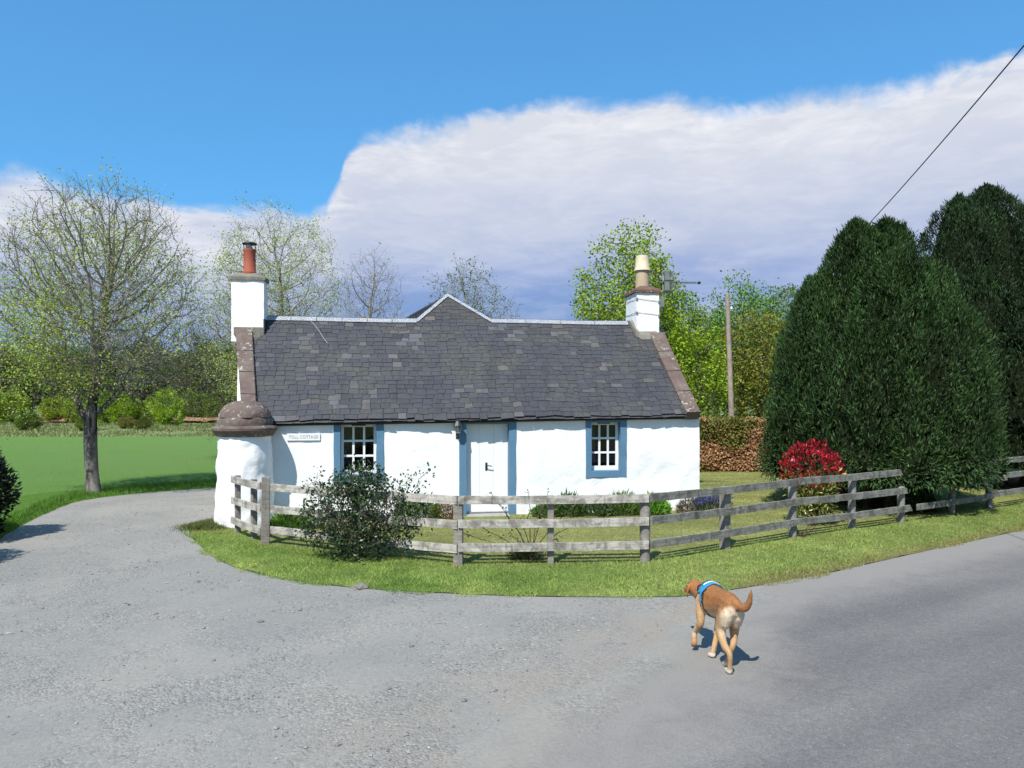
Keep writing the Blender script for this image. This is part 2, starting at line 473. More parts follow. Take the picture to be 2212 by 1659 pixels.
def gravel_nodes(t, g, sand):
    big = t.noise(g, 0.55, 5, 0.6, 0.6)
    col = t.mix(t.mapr(big, 0.36, 0.64), (0.238, 0.234, 0.215), (0.290, 0.275, 0.245))
    vor = t.n('ShaderNodeTexVoronoi', {'Vector': g, 'Scale': 46.0, 'Randomness': 1.0})
    cell = t.n('ShaderNodeSeparateXYZ', {0: vor.outputs['Color']}).outputs[0]
    loose = t.mapr(t.noise(g, 1.1, 5, 0.65, 0.8), 0.42, 0.62)
    col = t.mix(t.math('MULTIPLY_ADD', loose, 0.55, 0.25), col, t.mix(1.0, col, t.ramp(cell, [(0.0, 0.62), (0.5, 0.97), (0.85, 1.08), (1.0, 1.35)]), 'MULTIPLY'))
    fine = t.noise(g, 160.0, 3, 0.6)
    col = t.mix(0.6, col, t.mix(1.0, col, t.ramp(fine, [(0.25, 0.55), (0.5, 1.0), (0.75, 1.4)]), 'MULTIPLY'))
    # sandy wash where the lane spills on to the road
    sf = t.math('MULTIPLY', sand, t.mapr(t.noise(g, 1.6, 5, 0.65, 0.5), 0.33, 0.6))
    col = t.mix(t.math('MULTIPLY', sf, 0.6), col, (0.300, 0.252, 0.200))
    dist = t.math('SUBTRACT', 0.42, vor.outputs['Distance'])
    return col, t.math('ADD', t.math('MULTIPLY', dist, loose), t.math('MULTIPLY', fine, 0.5))
def mat_gravel():
    m, t = newmat('grey_gravel')
    g = t.n('ShaderNodeNewGeometry').outputs['Position']
    e = t.n('ShaderNodeAttribute', attribute_name='tint').outputs['Color']
    col, h = gravel_nodes(t, g, t.n('ShaderNodeSeparateColor', {0: e}).outputs[0])
    pbr(t, col, 0.95, h, 0.9, 0.012, 0.12)
    return m
def mat_road():
    m, t = newmat('worn_asphalt')
    g = t.n('ShaderNodeNewGeometry').outputs['Position']
    # road runs along a direction about 32 degrees off the x axis
    rot = t.n('ShaderNodeMapping', {'Vector': g, 'Rotation': (0, 0, R(-33))})
    st = t.n('ShaderNodeVectorMath', {0: rot.outputs[0], 1: (0.13, 1.0, 1.0)}, operation='MULTIPLY').outputs[0]
    band = t.noise(st, 0.85, 4, 0.5, 0.25)
    col = t.mix(t.mapr(band, 0.36, 0.62), (0.134, 0.127, 0.122), (0.192, 0.181, 0.168))
    col = t.mix(t.math('MULTIPLY', t.mapr(t.noise(g, 0.8, 5, 0.6, 0.5), 0.46, 0.7), 0.4), col, (0.116, 0.112, 0.114))
    fine = t.noise(g, 70.0, 4, 0.75)
    col = t.mix(0.85, col, t.mix(1.0, col, t.ramp(fine, [(0.25, 0.5), (0.5, 1.0), (0.75, 1.5)]), 'MULTIPLY'))
    col = t.mix(1.0, col, t.ramp(t.noise(g, 24.0, 5, 0.8), [(0.3, 0.80), (0.5, 1.0), (0.7, 1.22)]), 'MULTIPLY')
    chips = t.mapr(t.noise(g, 34.0, 2, 0.5), 0.68, 0.74)
    col = t.mix(t.math('MULTIPLY', chips, 0.35), col, (0.42, 0.42, 0.42))
    e = t.n('ShaderNodeAttribute', attribute_name='tint').outputs['Color']
    ed = t.n('ShaderNodeSeparateColor', {0: e})
    k = t.math('ADD', ed.outputs[0], t.math('MULTIPLY_ADD', t.noise(g, 2.6, 6, 0.7, 0.6), 0.9, -0.45))
    kf = t.mapr(k, 0.05, 0.85, 0, 1, True)
    dust = t.mix(t.mapr(fine, 0.35, 0.65), (0.225, 0.213, 0.195), (0.270, 0.250, 0.222))
    col = t.mix(t.math('MULTIPLY', kf, 0.92), col, dust)
    # towards the lane the tarmac is lost under spilt gravel
    gcol, gh = gravel_nodes(t, g, 0.45)
    al = t.math('ADD', ed.outputs[1], t.math('ADD', t.math('MULTIPLY_ADD', t.noise(g, 1.7, 5, 0.65, 0.4), 1.3, -0.65), t.math('MULTIPLY_ADD', t.noise(g, 48.0, 5, 0.85), 1.6, -0.8)))
    al = t.mapr(al, 0.2, 0.6)
    col = t.mix(al, col, gcol)
    hh = t.n('ShaderNodeMix', data_type='FLOAT')
    t.put(hh.inputs[0], al); t.put(hh.inputs[2], t.math('MULTIPLY', t.math('ADD', fine, t.noise(g, 40.0, 3)), 0.4)); t.put(hh.inputs[3], gh)
    pbr(t, col, 0.92, hh.outputs[0], 0.8, 0.010, 0.15)
    return m
def mat_lawn():
    m, t = newmat('mown_lawn')
    g = t.n('ShaderNodeNewGeometry').outputs['Position']
    a = t.n('ShaderNodeAttribute', attribute_name='tint').outputs['Color']
    col = t.mix(1.0, a, t.ramp(t.noise(g, 9.0, 6, 0.7), [(0.25, 0.55), (0.5, 0.95), (0.75, 1.35)]), 'MULTIPLY')
    pbr(t, col, 0.95, t.noise(g, 60.0, 5, 0.7), 0.8, 0.03, 0.1)
    return m
M['field'] = mat_field(); M['rough'] = mat_rough(); M['gravel'] = mat_gravel(); M['road'] = mat_road(); M['lawn'] = mat_lawn()
M['earth'] = simple('red_earth_bank', (0.22, 0.11, 0.065), (0.27, 0.17, 0.10), 0.8, 0.95, 0.5, 6, 0.05, 0.1, world=True)
M['hill'] = simple('wooded_hill', (0.030, 0.045, 0.034), (0.055, 0.07, 0.05), 0.05, 0.95, 0.6, 0.3, 3.0, 0.05, world=True)
M['stone_chip'] = None

# ------------------------------------------------------------------ ground sheets
def sheet(name, poly, z, mat, res=None, tintf=None, zf=None):
    """flat polygon; with res it is filled with a regular grid clipped to the polygon"""
    bm = bmesh.new()
    vs = [bm.verts.new((p[0], p[1], 0)) for p in poly]
    bm.faces.new(vs)
    bmesh.ops.triangulate(bm, faces=bm.faces[:])
    if res:
        xs = [p[0] for p in poly]; ys = [p[1] for p in poly]
        for lo, hi, ax in ((min(xs), max(xs), 0), (min(ys), max(ys), 1)):
            c = math.ceil(lo / res) * res
            while c < hi:
                co = [0, 0, 0]; co[ax] = c; no = [0, 0, 0]; no[ax] = 1
                bmesh.ops.bisect_plane(bm, geom=bm.verts[:] + bm.edges[:] + bm.faces[:], plane_co=co, plane_no=no, dist=1e-5)
                c += res
    for v in bm.verts:
        v.co.z = z + (zf(v.co.x, v.co.y) if zf else 0)
    bmesh.ops.recalc_face_normals(bm, faces=bm.faces)
    if sum(f.normal.z for f in bm.faces) < 0:
        bmesh.ops.reverse_faces(bm, faces=bm.faces)
    me = bpy.data.meshes.new(name); bm.to_mesh(me); bm.free()
    me.materials.append(mat)
    if tintf:
        set_tint(me, np.array([tintf(v.co.x, v.co.y) for v in me.vertices]))
    o = link(name, me)
    return o

def wob(pts, step, amp, seed):
    """resample a polyline and make it slightly ragged"""
    out = []
    for i in range(len(pts) - 1):
        a = Vector(pts[i][:2]); b = Vector(pts[i + 1][:2])
        n = max(1, int((b - a).length / step))
        nn = Vector((-(b - a).y, (b - a).x)).normalized()
        for k in range(n):
            p = a.lerp(b, k / n)
            d = mnoise.noise(Vector((p.x * 2.3, p.y * 2.3, seed))) * amp + mnoise.noise(Vector((p.x * 11, p.y * 11, seed))) * amp * 0.5
            out.append(p + nn * d)
    out.append(Vector(pts[-1][:2]))
    return out

def catmull(pts, n=6):
    P = [Vector(p[:2]) for p in pts]
    P = [P[0] * 2 - P[1]] + P + [P[-1] * 2 - P[-2]]
    out = []
    for i in range(1, len(P) - 2):
        p0, p1, p2, p3 = P[i - 1:i + 3]
        for k in range(n):
            t = k / n
            out.append(0.5 * ((2 * p1) + (p2 - p0) * t + (2 * p0 - 5 * p1 + 4 * p2 - p3) * t * t + (3 * p1 - p0 - 3 * p2 + p3) * t ** 3))
    out.append(P[-2])
    return out

def polydist(x, y, line):
    L = np.array([(p[0], p[1]) for p in line]); a = L[:-1]; b = L[1:]
    p = np.stack([np.atleast_1d(x), np.atleast_1d(y)], 1)
    ab = b - a
    t = np.clip(((p[:, None] - a) * ab).sum(2) / (ab ** 2).sum(1), 0, 1)
    q = a + t[..., None] * ab
    return np.sqrt(((p[:, None] - q) ** 2).sum(2)).min(1)

bm = bmesh.new()
bmesh.ops.create_grid(bm, x_segments=40, y_segments=40, size=900)
me = bpy.data.meshes.new('ground'); bm.to_mesh(me); bm.free(); me.materials.append(M['rough'])
tag(link('ground', me, loc=(0, 400, -0.03)), kind='structure')

# verge / lane / road outlines
VERGE_PX = [(474, 1118), (436, 1128), (409, 1150), (425, 1173), (460, 1203), (520, 1230), (640, 1256), (780, 1272), (1000, 1285), (1200, 1291), (1400, 1291),
            (1500, 1287), (1640, 1266), (1800, 1237), (2000, 1192), (2212, 1146)]
verge_edge = catmull([G(*p) for p in VERGE_PX], 5)
last = verge_edge[-1]; dirv = (verge_edge[-1] - verge_edge[-6]).normalized()
road_far = [last + dirv * 6, last + dirv * 30 + Vector((0, 3)), last + dirv * 60 + Vector((0, 9))]
verge_w = wob(verge_edge, 0.09, 0.035, 2.0)
LANE_OUT = [(-9.4, 2.0), (-8.3, 6.0), (-7.75, 9.0), (-7.85, 10.8), (-8.75, 13.2), (-9.3, 15.0), (-9.6, 16.6), (-8.9, 18.0), (-7.5, 19.2), (-4.5, 21.8), (0.0, 25.5), (9, 33)]
lane_out = wob(catmull(LANE_OUT, 5), 0.15, 0.05, 5.0)
lane_in_back = [(-5.6, 15.0), (-6.2, 17.0), (-5.2, 18.9), (-2.5, 20.6), (1.0, 23.0), (10, 30)]

ROADL_PX = [(930, 1700), (1010, 1610), (1150, 1535), (1290, 1470), (1400, 1400), (1470, 1345), (1560, 1300), (1660, 1262), (1800, 1238)]
road_left = catmull([Vector((-2.2, -4.0)), Vector((-1.2, 1.5))] + [G(*p) for p in ROADL_PX], 6)

def field_poly():
    return [(-60, 44.5), (-60, 12), (-30, 10), (-10.5, 12), (-10.2, 17), (-8.8, 19.2), (-4.8, 22.6), (4, 29.8), (12, 38), (16, 47), (-20, 46.2)]
tag(sheet('field', field_poly(), 0.004, M['field'], zf=None), kind='structure')
gp = lane_out + [Vector(p) for p in reversed(lane_in_back)] + [p for p in verge_edge[:72]] + [Vector((8.5, 8.0)), Vector((4.5, -6)), Vector((-9.6, -6))]
def gravel_tint(x, y):
    d = float(polydist(x, y, road_left)[0])
    return (max(0.0, 1 - d / 1.3), 0, 0)
tag(sheet('gravel_lane', gp, 0.008, M['gravel'], 0.45, gravel_tint), kind='structure')

right_edge = [Vector((p.x + 3.0, p.y - 5.2)) for p in (last, road_far[0], road_far[1], road_far[2])]
rp = [p for p in road_left] + [p for p in verge_edge if p.x > G(1810, 1230).x] + road_far + [Vector((62, 42)), Vector((30, 8)), Vector((14, -4)), Vector((-2.2, -6.0))]
edge_line = road_left + [p for p in verge_edge if p.x > G(1810, 1230).x] + road_far
road_mid = [p + Vector((0.9, -1.25)) for p in edge_line]
def road_tint(x, y):
    d = float(polydist(x, y, edge_line)[0])
    dl = float(polydist(x, y, road_left)[0])
    return (max(0.0, 1.12 - d / (1.6 if x < 2.4 else 1.1)), max(0.0, 1.1 - dl / 0.55) if x < 2.9 else 0.0, 0)
tag(sheet('road', rp, 0.012, M['road'], 0.4, road_tint), kind='structure')

# lawn and verge
lawn_poly = verge_w + road_far + [Vector((60, 60)), Vector((14, 34)), Vector((10, 29.9))] + [Vector(p) for p in reversed(lane_in_back[:-1])]
FENCE = [(-4.62, 12.5), (-3.85, 11.5), (-0.73, 10.1), (0.53, 10.1), (1.83, 10.25), (3.2, 11.3), (4.6, 12.1), (5.9, 13.0), (7.1, 13.6), (9.8, 15.3), (20, 21.5)]
GREEN = np.array((0.180, 0.272, 0.058)); YEL = np.array((0.335, 0.345, 0.120)); DRY = np.array((0.25, 0.21, 0.085))
def lawn_side(x, y):
    """0 on the verge, 1 in the garden (behind the fence)"""
    L = np.array(FENCE)
    yy = np.interp(x, L[:, 0], L[:, 1])
    return 1 / (1 + np.exp(-(y - yy - 0.05) * 6))
def lawn_col(x, y):
    x = np.atleast_1d(x); y = np.atleast_1d(y)
    g = lawn_side(x, y)[:, None]
    n = np.array([mnoise.noise(Vector((a * 0.9, b * 0.9, 0.3))) for a, b in zip(x, y)])[:, None]
    n2 = np.array([mnoise.noise(Vector((a * 3.1, b * 3.1, 4.3))) for a, b in zip(x, y)])[:, None]
    c = GREEN * (1 - g) + YEL * g
    stripe = 0.5 + 0.5 * np.sin((y[:, None] * 2.1 + n * 1.2) * 3.0)
    c = c * (1 - 0.22 * g * stripe)
    mixv = np.clip(0.30 + 0.95 * n + 0.55 * n2, 0, 0.95) * (1 - g)
    c = c * (1 - mixv) + (0.5 * YEL + 0.5 * GREEN) * mixv
    c = c * (1 + .30 * n2 * (1 - .5 * g) + .22 * n)
    right = (1 / (1 + np.exp(-(x[:, None] - 1.6) * 1.3))) * (1 - g) * 0.35
    c = c * (1 - right) + YEL * right
    de = polydist(x, y, edge_line)[:, None]
    k = np.clip(1 - de / 0.45, 0, 1) * (x[:, None] > 2.6) * 0.85
    c = c * (1 - k) + DRY * k
    return c
tag(sheet('lawn', lawn_poly, 0.016, M['lawn'], 0.5, lambda x, y: lawn_col(x, y)[0] * 0.72), kind='structure')
# garden lawn beyond the hedge line is closed by the rough ground; bank of bare earth under the far wood
tag(sheet('earth_bank', [(-75, 73.5), (-20, 74.5), (4, 75), (4, 76.4), (-20, 76.2), (-75, 75.4)], 0.01, M['earth'], 1.0,
          zf=lambda x, y: 0.55 * max(0, min(1, (y - 73.8) / 1.0)) + 0.12 * mnoise.noise(Vector((x * .4, y * .4, 0)))), kind='structure')

# far hill
hv = []; nx, ny = 90, 10
for j in range(ny):
    for i in range(nx):
        x = -420 + 840 * i / (nx - 1); y = 300 + 160 * j / (ny - 1)
        prof = math.sin(math.pi * min(1, j / (ny - 1))) ** 0.8
        hgt = 27 + 7 * mnoise.noise(Vector((x * .006, 1.3, 0))) + 3.5 * mnoise.noise(Vector((x * .03, y * .03, 2)))
        hv.append((x, y, -1 + hgt * prof))
hf = [(j * nx + i, j * nx + i + 1, (j + 1) * nx + i + 1, (j + 1) * nx + i) for j in range(ny - 1) for i in range(nx - 1)]
tag(link('hill', mk('hill', hv, hf, smooth=True, mat=M['hill'])), kind='structure')

# ================================================================== COTTAGE
YAW = R(9.0)
C9, S9 = math.cos(YAW), math.sin(YAW)
HX, HYD = -0.46, 14.5
cot = empty('cottage', (HX, HYD, 0), YAW, 'long low white cottage with slate roof, blue window surrounds and two chimneys', 'cottage')

def S(px, t=0.0):
    u = (px - CX) / FL
    return (u * (HYD + t * C9) - HX + t * S9) / (C9 - u * S9)
def Zh(px, py, t=0.0):
    D = HYD + S(px, t) * S9 + t * C9
    return CAMZ - (py - HY) / FL * D

SL0, SR0 = S(514), S(1511)             # front corners
T_E, T_R = -0.13, 2.40                 # eave and ridge depth
def ze(s): return 1.865 + 0.105 * (s - SL0) / (SR0 - SL0) + 0.008 * math.sin(s * 1.9) - 0.004 * math.sin(s * 4.3)
def zr(s): return 4.02 + 0.05 * (s + 5) / 9 + 0.012 * math.sin(s * 1.3 + 1)
def roof(s, v, h=0.0):
    """point on the front roof plane, v = 0 eave .. 1 ridge, h above it"""
    z = ze(s) + (zr(s) - ze(s)) * v - 0.035 * math.sin(math.pi * min(max(v, 0), 1)) 
    t = T_E + (T_R - T_E) * v
    dz, dt = zr(s) - ze(s), T_R - T_E
    l = math.hypot(dz, dt)
    return Vector((s, t - h * dz / l, z + h * dt / l))
def s_left(v):  return S(514, 0) + (S(504, T_R) - S(514, 0)) * v          # outer roof edges
def s_right(v): return S(1512, T_E) + (S(1424, T_R) - S(1512, T_E)) * v
def sl_in(v):   return S(557, T_E) + (S(544, T_R) - S(557, T_E)) * v      # slate edges inside the copings
def sr_in(v):   return S(1481, T_E) + (S(1391, T_R) - S(1481, T_E)) * v

# openings: (blue outer px0, px1, opening px0, px1, z bottom outer, z bottom open, z top open)
WIN = [(721, 829, 735, 813, 0.70, 0.835, 1.80), (1265.5, 1353.5, 1277, 1340, 0.705, 0.845, 1.815)]
DOOR = (992, 1115, 1007.5, 1099.5, 1.80)
holes = [(S(w_[0]), S(w_[1]), w_[4], 9) for w_ in WIN] + [(S(DOOR[0]), S(DOOR[1]), -1, 9)]

# front wall: uneven limewashed face with openings
xs = sorted(set([round(x, 4) for x in np.arange(SL0, SR0, 0.075)] + [SL0, SR0] + [round(h[0], 4) for h in holes] + [round(h[1], 4) for h in holes]))
zs_ = sorted(set(list(np.linspace(-0.25, 1.98, 30)) + [round(h[2], 4) for h in holes if h[2] > 0]))
bm = bmesh.new(); grid = {}
def wv(i, j):
    if (i, j) not in grid:
        s, z = xs[i], zs_[j]
        y = 0.016 * fbm((s, z, 1.7), 1.3, 3) + 0.010 * fbm((s, z, 5.7), 4.5, 3) - 0.035 * max(0, 0.6 - z) / 0.6
        grid[(i, j)] = bm.verts.new((s, y, min(z, ze(s) + 0.05)))
    return grid[(i, j)]
for i in range(len(xs) - 1):
    for j in range(len(zs_) - 1):
        mx, mz = (xs[i] + xs[i + 1]) / 2, (zs_[j] + zs_[j + 1]) / 2
        if any(h[0] < mx < h[1] and h[2] < mz < h[3] for h in holes):
            continue
        bm.faces.new((wv(i, j), wv(i + 1, j), wv(i + 1, j + 1), wv(i, j + 1)))
me = bpy.data.meshes.new('wall'); bm.to_mesh(me); bm.free(); me.materials.append(M['white'])
for p in me.polygons: p.use_smooth = True
link('front_wall', me, cot)

# gable walls, rear wall, inner floor and ceiling
def gable(name, sf, sb, thick, top):
    poly = [(sf, 0.02, -0.25), (sf, 0.02, ze(sf) + top), (sf + (sb - sf) * 0.5, T_R, zr(0) + top), (sb, 2 * T_R - 0.1, 1.95 + top), (sb, 2 * T_R - 0.1, -0.25)]
    m = MB(); m.prism(poly, (0, 0, 0), (thick, 0, 0))
    bmesh.ops.subdivide_edges(m.bm, edges=m.bm.edges[:], cuts=3, use_grid_fill=True)
    return m.build(name, M['white'], cot)
sb_l = SL0 + (S(504, T_R) - SL0) * 2
gable('gable_wall', SL0 - 0.02, sb_l * 0.6 + S(504, T_R) * 0.4, 0.33, -0.03)
gable('gable_wall', SR0 - 0.34, SR0 - 0.34, 0.33, -0.04)
MB().box((SL0 - 0.9, 2 * T_R - 0.4, -0.2), (SR0 - 0.02, 2 * T_R - 0.12, 1.95)).build('rear_wall', M['white'], cot)
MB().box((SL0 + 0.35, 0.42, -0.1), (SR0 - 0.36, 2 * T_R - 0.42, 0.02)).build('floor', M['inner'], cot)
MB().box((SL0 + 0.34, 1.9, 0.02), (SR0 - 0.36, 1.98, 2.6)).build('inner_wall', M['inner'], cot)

# slates: base deck then courses of separate slates
def deckpoly(h, v0, v1):
    return [roof(s_left(v0) + 0.1, v0, h), roof(s_right(v0) - 0.1, v0, h), roof(s_right(v1) - 0.1, v1, h), roof(s_left(v1) + 0.1, v1, h)]
m = MB()
P = deckpoly(-0.06, 0.0, 1.0); Q = deckpoly(-0.13, 0.0, 1.0)
vs = [m.bm.verts.new(p) for p in P + Q]
for f in ((0, 1, 2, 3), (7, 6, 5, 4), (0, 4, 5, 1), (1, 5, 6, 2), (2, 6, 7, 3), (3, 7, 4, 0)):
    m.bm.faces.new([vs[k] for k in f])
roof_root = m.build('slate_roof', M['dark_board_shade'], cot)
m = MB()
back = [(s_left(1) + .02, T_R, zr(-5) - 0.05), (s_right(1) - .02, T_R, zr(4) - 0.05), (s_right(0) - .02, 2 * T_R + .1, 1.88), (sb_l + .3, 2 * T_R + .1, 1.82)]
m.prism(back, (0, 0, 0), (0, 0, -0.08)); o = m.build('rear_roof', M['slate'], cot); set_tint(o.data, (0.075, 0.078, 0.09))

PEAK_V = 1.335
PEAK_S = S(966, T_E + (T_R - T_E) * PEAK_V)
NIB = [(S(898, T_R), 1.0), (S(1063, T_R), 1.0)]
def slate_edges(v):
    if v <= 1.0:
        return sl_in(v) - 0.02, sr_in(v) + 0.02
    k = (v - 1) / (PEAK_V - 1)
    return NIB[0][0] + (PEAK_S - NIB[0][0]) * k, NIB[1][0] + (PEAK_S - NIB[1][0]) * k
slope_len = math.hypot(zr(0) - ze(0), T_R - T_E)
slates = []
v = 0.0; ci = 0
while v < PEAK_V - 0.02:
    expo = (0.158 - 0.022 * min(v, 1.2)) / slope_len
    a, b = slate_edges(v + expo * 0.5)
    s = a - random.uniform(0, 0.15)
    while s < b:
        wd_ = random.choice((0.15, 0.18, 0.20, 0.23, 0.27)) * random.uniform(0.92, 1.08)
        s0, s1 = max(s, a), min(s + wd_, b)
        if s1 - s0 > 0.05:
            slates.append((ci, v, expo, s0, s1))
        s += wd_
    v += expo; ci += 1

def slate_tint(s, v):
    g = random.gauss(1.0, 0.085)
    base = np.array((0.052, 0.0515, 0.058)) * max(0.6, g)
    r = random.random()
    lightzone = mnoise.noise(Vector((s * 0.9, v * 3.5, 9.0))) + (0.26 if s < -2.2 else -0.22)
    if r < 0.01 + 0.34 * max(0, lightzone - .05):
        base = np.array((0.088, 0.089, 0.097)) * random.uniform(0.8, 1.25)
    elif r > 0.95:
        base = np.array((0.095, 0.088, 0.085)) * random.uniform(0.8, 1.2)
    if v > 1.0:
        base = base * np.array((1.1, 1.02, 0.92))
    return base

def slate_corners(sl):
    ci, v, ex, s0, s1 = sl
    gap = 0.0038
    jt = random.uniform(-0.006, 0.006) / slope_len * 3
    th = random.uniform(0.006, 0.009)
    lift = 0.010 + random.uniform(0, 0.005)
    v0 = v + jt - random.choice((0, 0, 0, 0.006, 0.010)); v1 = v + ex * 1.30
    s0 += gap; s1 -= gap
    ra = random.uniform(-0.004, 0.004)
    lo = [roof(s0, v0 + ra, lift - th), roof(s1, v0 - ra, lift - th), roof(s1, v1, lift - th * 2.35), roof(s0, v1, lift - th * 2.35)]
    hi = [roof(s0, v0 + ra, lift), roof(s1, v0 - ra, lift), roof(s1, v1, lift - th * 1.33), roof(s0, v1, lift - th * 1.33)]
    return lo + hi
BOXF = [(3, 2, 1, 0), (4, 5, 6, 7), (0, 1, 5, 4), (1, 2, 6, 5), (2, 3, 7, 6), (3, 0, 4, 7)]
slates.sort(key=lambda q: (q[1], q[3]))
NSL = 300
Vs, Fs, Ts = [], [], []
for k, sl in enumerate(slates):
    c = slate_corners(sl); tn = slate_tint(sl[3], sl[1])
    if k < NSL:
        ctr = sum(c, Vector()) / 8
        me = mk('slate', [p - ctr for p in c], BOXF, (1, 1, 1), mat=M['slate'])
        o = link('slate', me, roof_root, loc=ctr)
        o.color = (*tn, 1)
    else:
        n0 = len(Vs); Vs += c; Ts += [tn] * 8
        Fs += [tuple(i + n0 for i in f) for f in BOXF]
o = link('slate_courses', mk('slate_courses', Vs, Fs, np.array(Ts), mat=M['slate']), roof_root)
o['kind'] = 'stuff'

# doubled eaves course and a dark strip painted as the shadow line under it
m = MB()
s = sl_in(0) - 0.06
while s < sr_in(0) + 0.05:
    wd_ = random.uniform(0.16, 0.30); e = min(s + wd_, sr_in(0) + 0.06)
    dz = random.uniform(-0.02, 0.006)
    c = [roof(s + .003, -0.012 + random.uniform(-.005, .004), -0.025 + dz * .4), roof(e - .003, -0.012 + random.uniform(-.005, .004), -0.022 + dz * .4), roof(e - .003, 0.07, -0.034), roof(s + .003, 0.07, -0.034)]
    v0 = [m.bm.verts.new(p) for p in c] + [m.bm.verts.new(p + Vector((0, 0.006, 0.011))) for p in c]
    for f in BOXF: m.bm.faces.new([v0[k] for k in f])
    s = e
    if e >= sr_in(0) + 0.05: break
o = m.build('eaves_course', M['slate'], roof_root); set_tint(o.data, (0.05, 0.05, 0.057))
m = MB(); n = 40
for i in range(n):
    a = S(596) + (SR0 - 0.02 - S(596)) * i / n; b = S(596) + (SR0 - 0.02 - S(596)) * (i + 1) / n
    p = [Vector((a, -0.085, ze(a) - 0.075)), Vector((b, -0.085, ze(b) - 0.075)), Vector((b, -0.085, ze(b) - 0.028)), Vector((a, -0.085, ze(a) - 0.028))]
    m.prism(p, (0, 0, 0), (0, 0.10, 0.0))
m.build('eaves_shadow_strip', M['dark_board_shade'], cot)  # dark strip drawn for the shadow below the eaves slates

# copings (skews)
def coping(side, name, parts, h0, h1, vlo=0.0, vhi=1.0):
    out = s_left if side < 0 else s_right
    inn = sl_in if side < 0 else sr_in
    for k in range(parts):
        a = vlo + (vhi - vlo) * k / parts; b = vlo + (vhi - vlo) * (k + 1) / parts
        g = 0.003
        m = MB()
        rows = []
        nseg = 6
        for q in range(nseg + 1):
            vv = a + g + (b - a - 2 * g) * q / nseg
            j1 = 0.010 * mnoise.noise(Vector((vv * 9, side, 3))); j2 = 0.012 * mnoise.noise(Vector((vv * 12, side, 8)))
            o_, i_ = out(vv) - side * (0.012 if side > 0 else 0.03 + 0.08 * (1 - vv)), inn(vv)
            rows.append([m.bm.verts.new(p) for p in (roof(o_ + j1, vv, h0), roof(o_ + j1, vv, h1 - .012 + j2 * .5), roof(o_ - side * .015 + j1, vv, h1 + j2), roof(i_ + side * .012, vv, h1 - 0.01 + j1), roof(i_, vv, h1 - .025 + j1), roof(i_, vv, h0))])
        for r0, r1 in zip(rows, rows[1:]):
            for q in range(6):
                m.bm.faces.new((r0[q], r0[(q + 1) % 6], r1[(q + 1) % 6], r1[q]))
        m.bm.faces.new(rows[0][::-1]); m.bm.faces.new(rows[-1])
        m.build(name, M['red_stone'], cot)
coping(-1, 'coping_stone', 4, -0.12, 0.105, 0.0, 0.84)
coping(1, 'coping_stone', 4, -0.12, 0.085, -0.012, 0.86)

# ridge flashing
def cap_run(a, b, fa, name, n, parent):
    """a,b in (s,v) on the front roof plane; folded cap pieces between"""
    for k in range(n):
        p0 = Vector(a).lerp(Vector(b), k / n); p1 = Vector(a).lerp(Vector(b), (k + 1) / n - 0.004)
        m = MB()
        A0, A1 = roof(p0.x, p0.y, 0.02 + 0.004 * (k % 2)), roof(p1.x, p1.y, 0.02 + 0.004 * (k % 2))
        B0, B1 = fa(A0, p0), fa(A1, p1)
        up = Vector((0, 0, 0.035))
        top0, top1 = A0 + up + (B0 - A0) * 0.0, A1 + up
        C0, C1 = A0 + Vector((0, 0.10, -0.05)), A1 + Vector((0, 0.10, -0.05))
        vs = [m.bm.verts.new(p) for p in (B0, B1, top1, top0, C1, C0)]
        m.bm.faces.new((vs[0], vs[1], vs[2], vs[3])); m.bm.faces.new((vs[3], vs[2], vs[4], vs[5]))
        bmesh.ops.solidify(m.bm, geom=m.bm.faces[:], thickness=0.012)
        m.build(name, M['zinc'], parent)
down = lambda A, p: roof(p[0], p[1] - 0.028, 0.03)
cap_run((S(574, T_R), 1.0), (NIB[0][0] + 0.03, 1.0), down, 'ridge_cap', 6, cot)
cap_run((NIB[1][0] - 0.03, 1.0), (S(1356, T_R), 1.0), down, 'ridge_cap', 4, cot)
def hipcap(e0, e1, n, side):
    d = Vector((e1[0] - e0[0], (e1[1] - e0[1]) * slope_len)).normalized()
    nn = Vector((-d.y, d.x)) * (-1 if side < 0 else 1)
    if nn.y > 0: nn = -nn
    for k in range(n):
        q0 = Vector(e0).lerp(Vector(e1), k / n); q1 = Vector(e0).lerp(Vector(e1), (k + 1) / n - 0.008)
        m = MB(); w0 = 0.085
        i0 = (q0.x + nn.x * w0, q0.y + nn.y * w0 / slope_len); i1 = (q1.x + nn.x * w0, q1.y + nn.y * w0 / slope_len)
        pts = [roof(q0.x, q0.y, 0.035), roof(q1.x, q1.y, 0.035), roof(i1[0], i1[1], 0.035), roof(i0[0], i0[1], 0.035)]
        vs = [m.bm.verts.new(p) for p in pts] + [m.bm.verts.new(p + Vector((0, 0.10, -0.10))) for p in pts[:2]]
        m.bm.faces.new(vs[:4]); m.bm.faces.new((vs[1], vs[0], vs[4], vs[5]))
        bmesh.ops.solidify(m.bm, geom=m.bm.faces[:], thickness=0.012)
        m.build('ridge_cap', M['zinc'], cot)
hipcap((NIB[0][0] - 0.02, 0.995), (PEAK_S, PEAK_V), 2, -1)
hipcap((NIB[1][0] + 0.02, 0.995), (PEAK_S, PEAK_V), 3, 1)

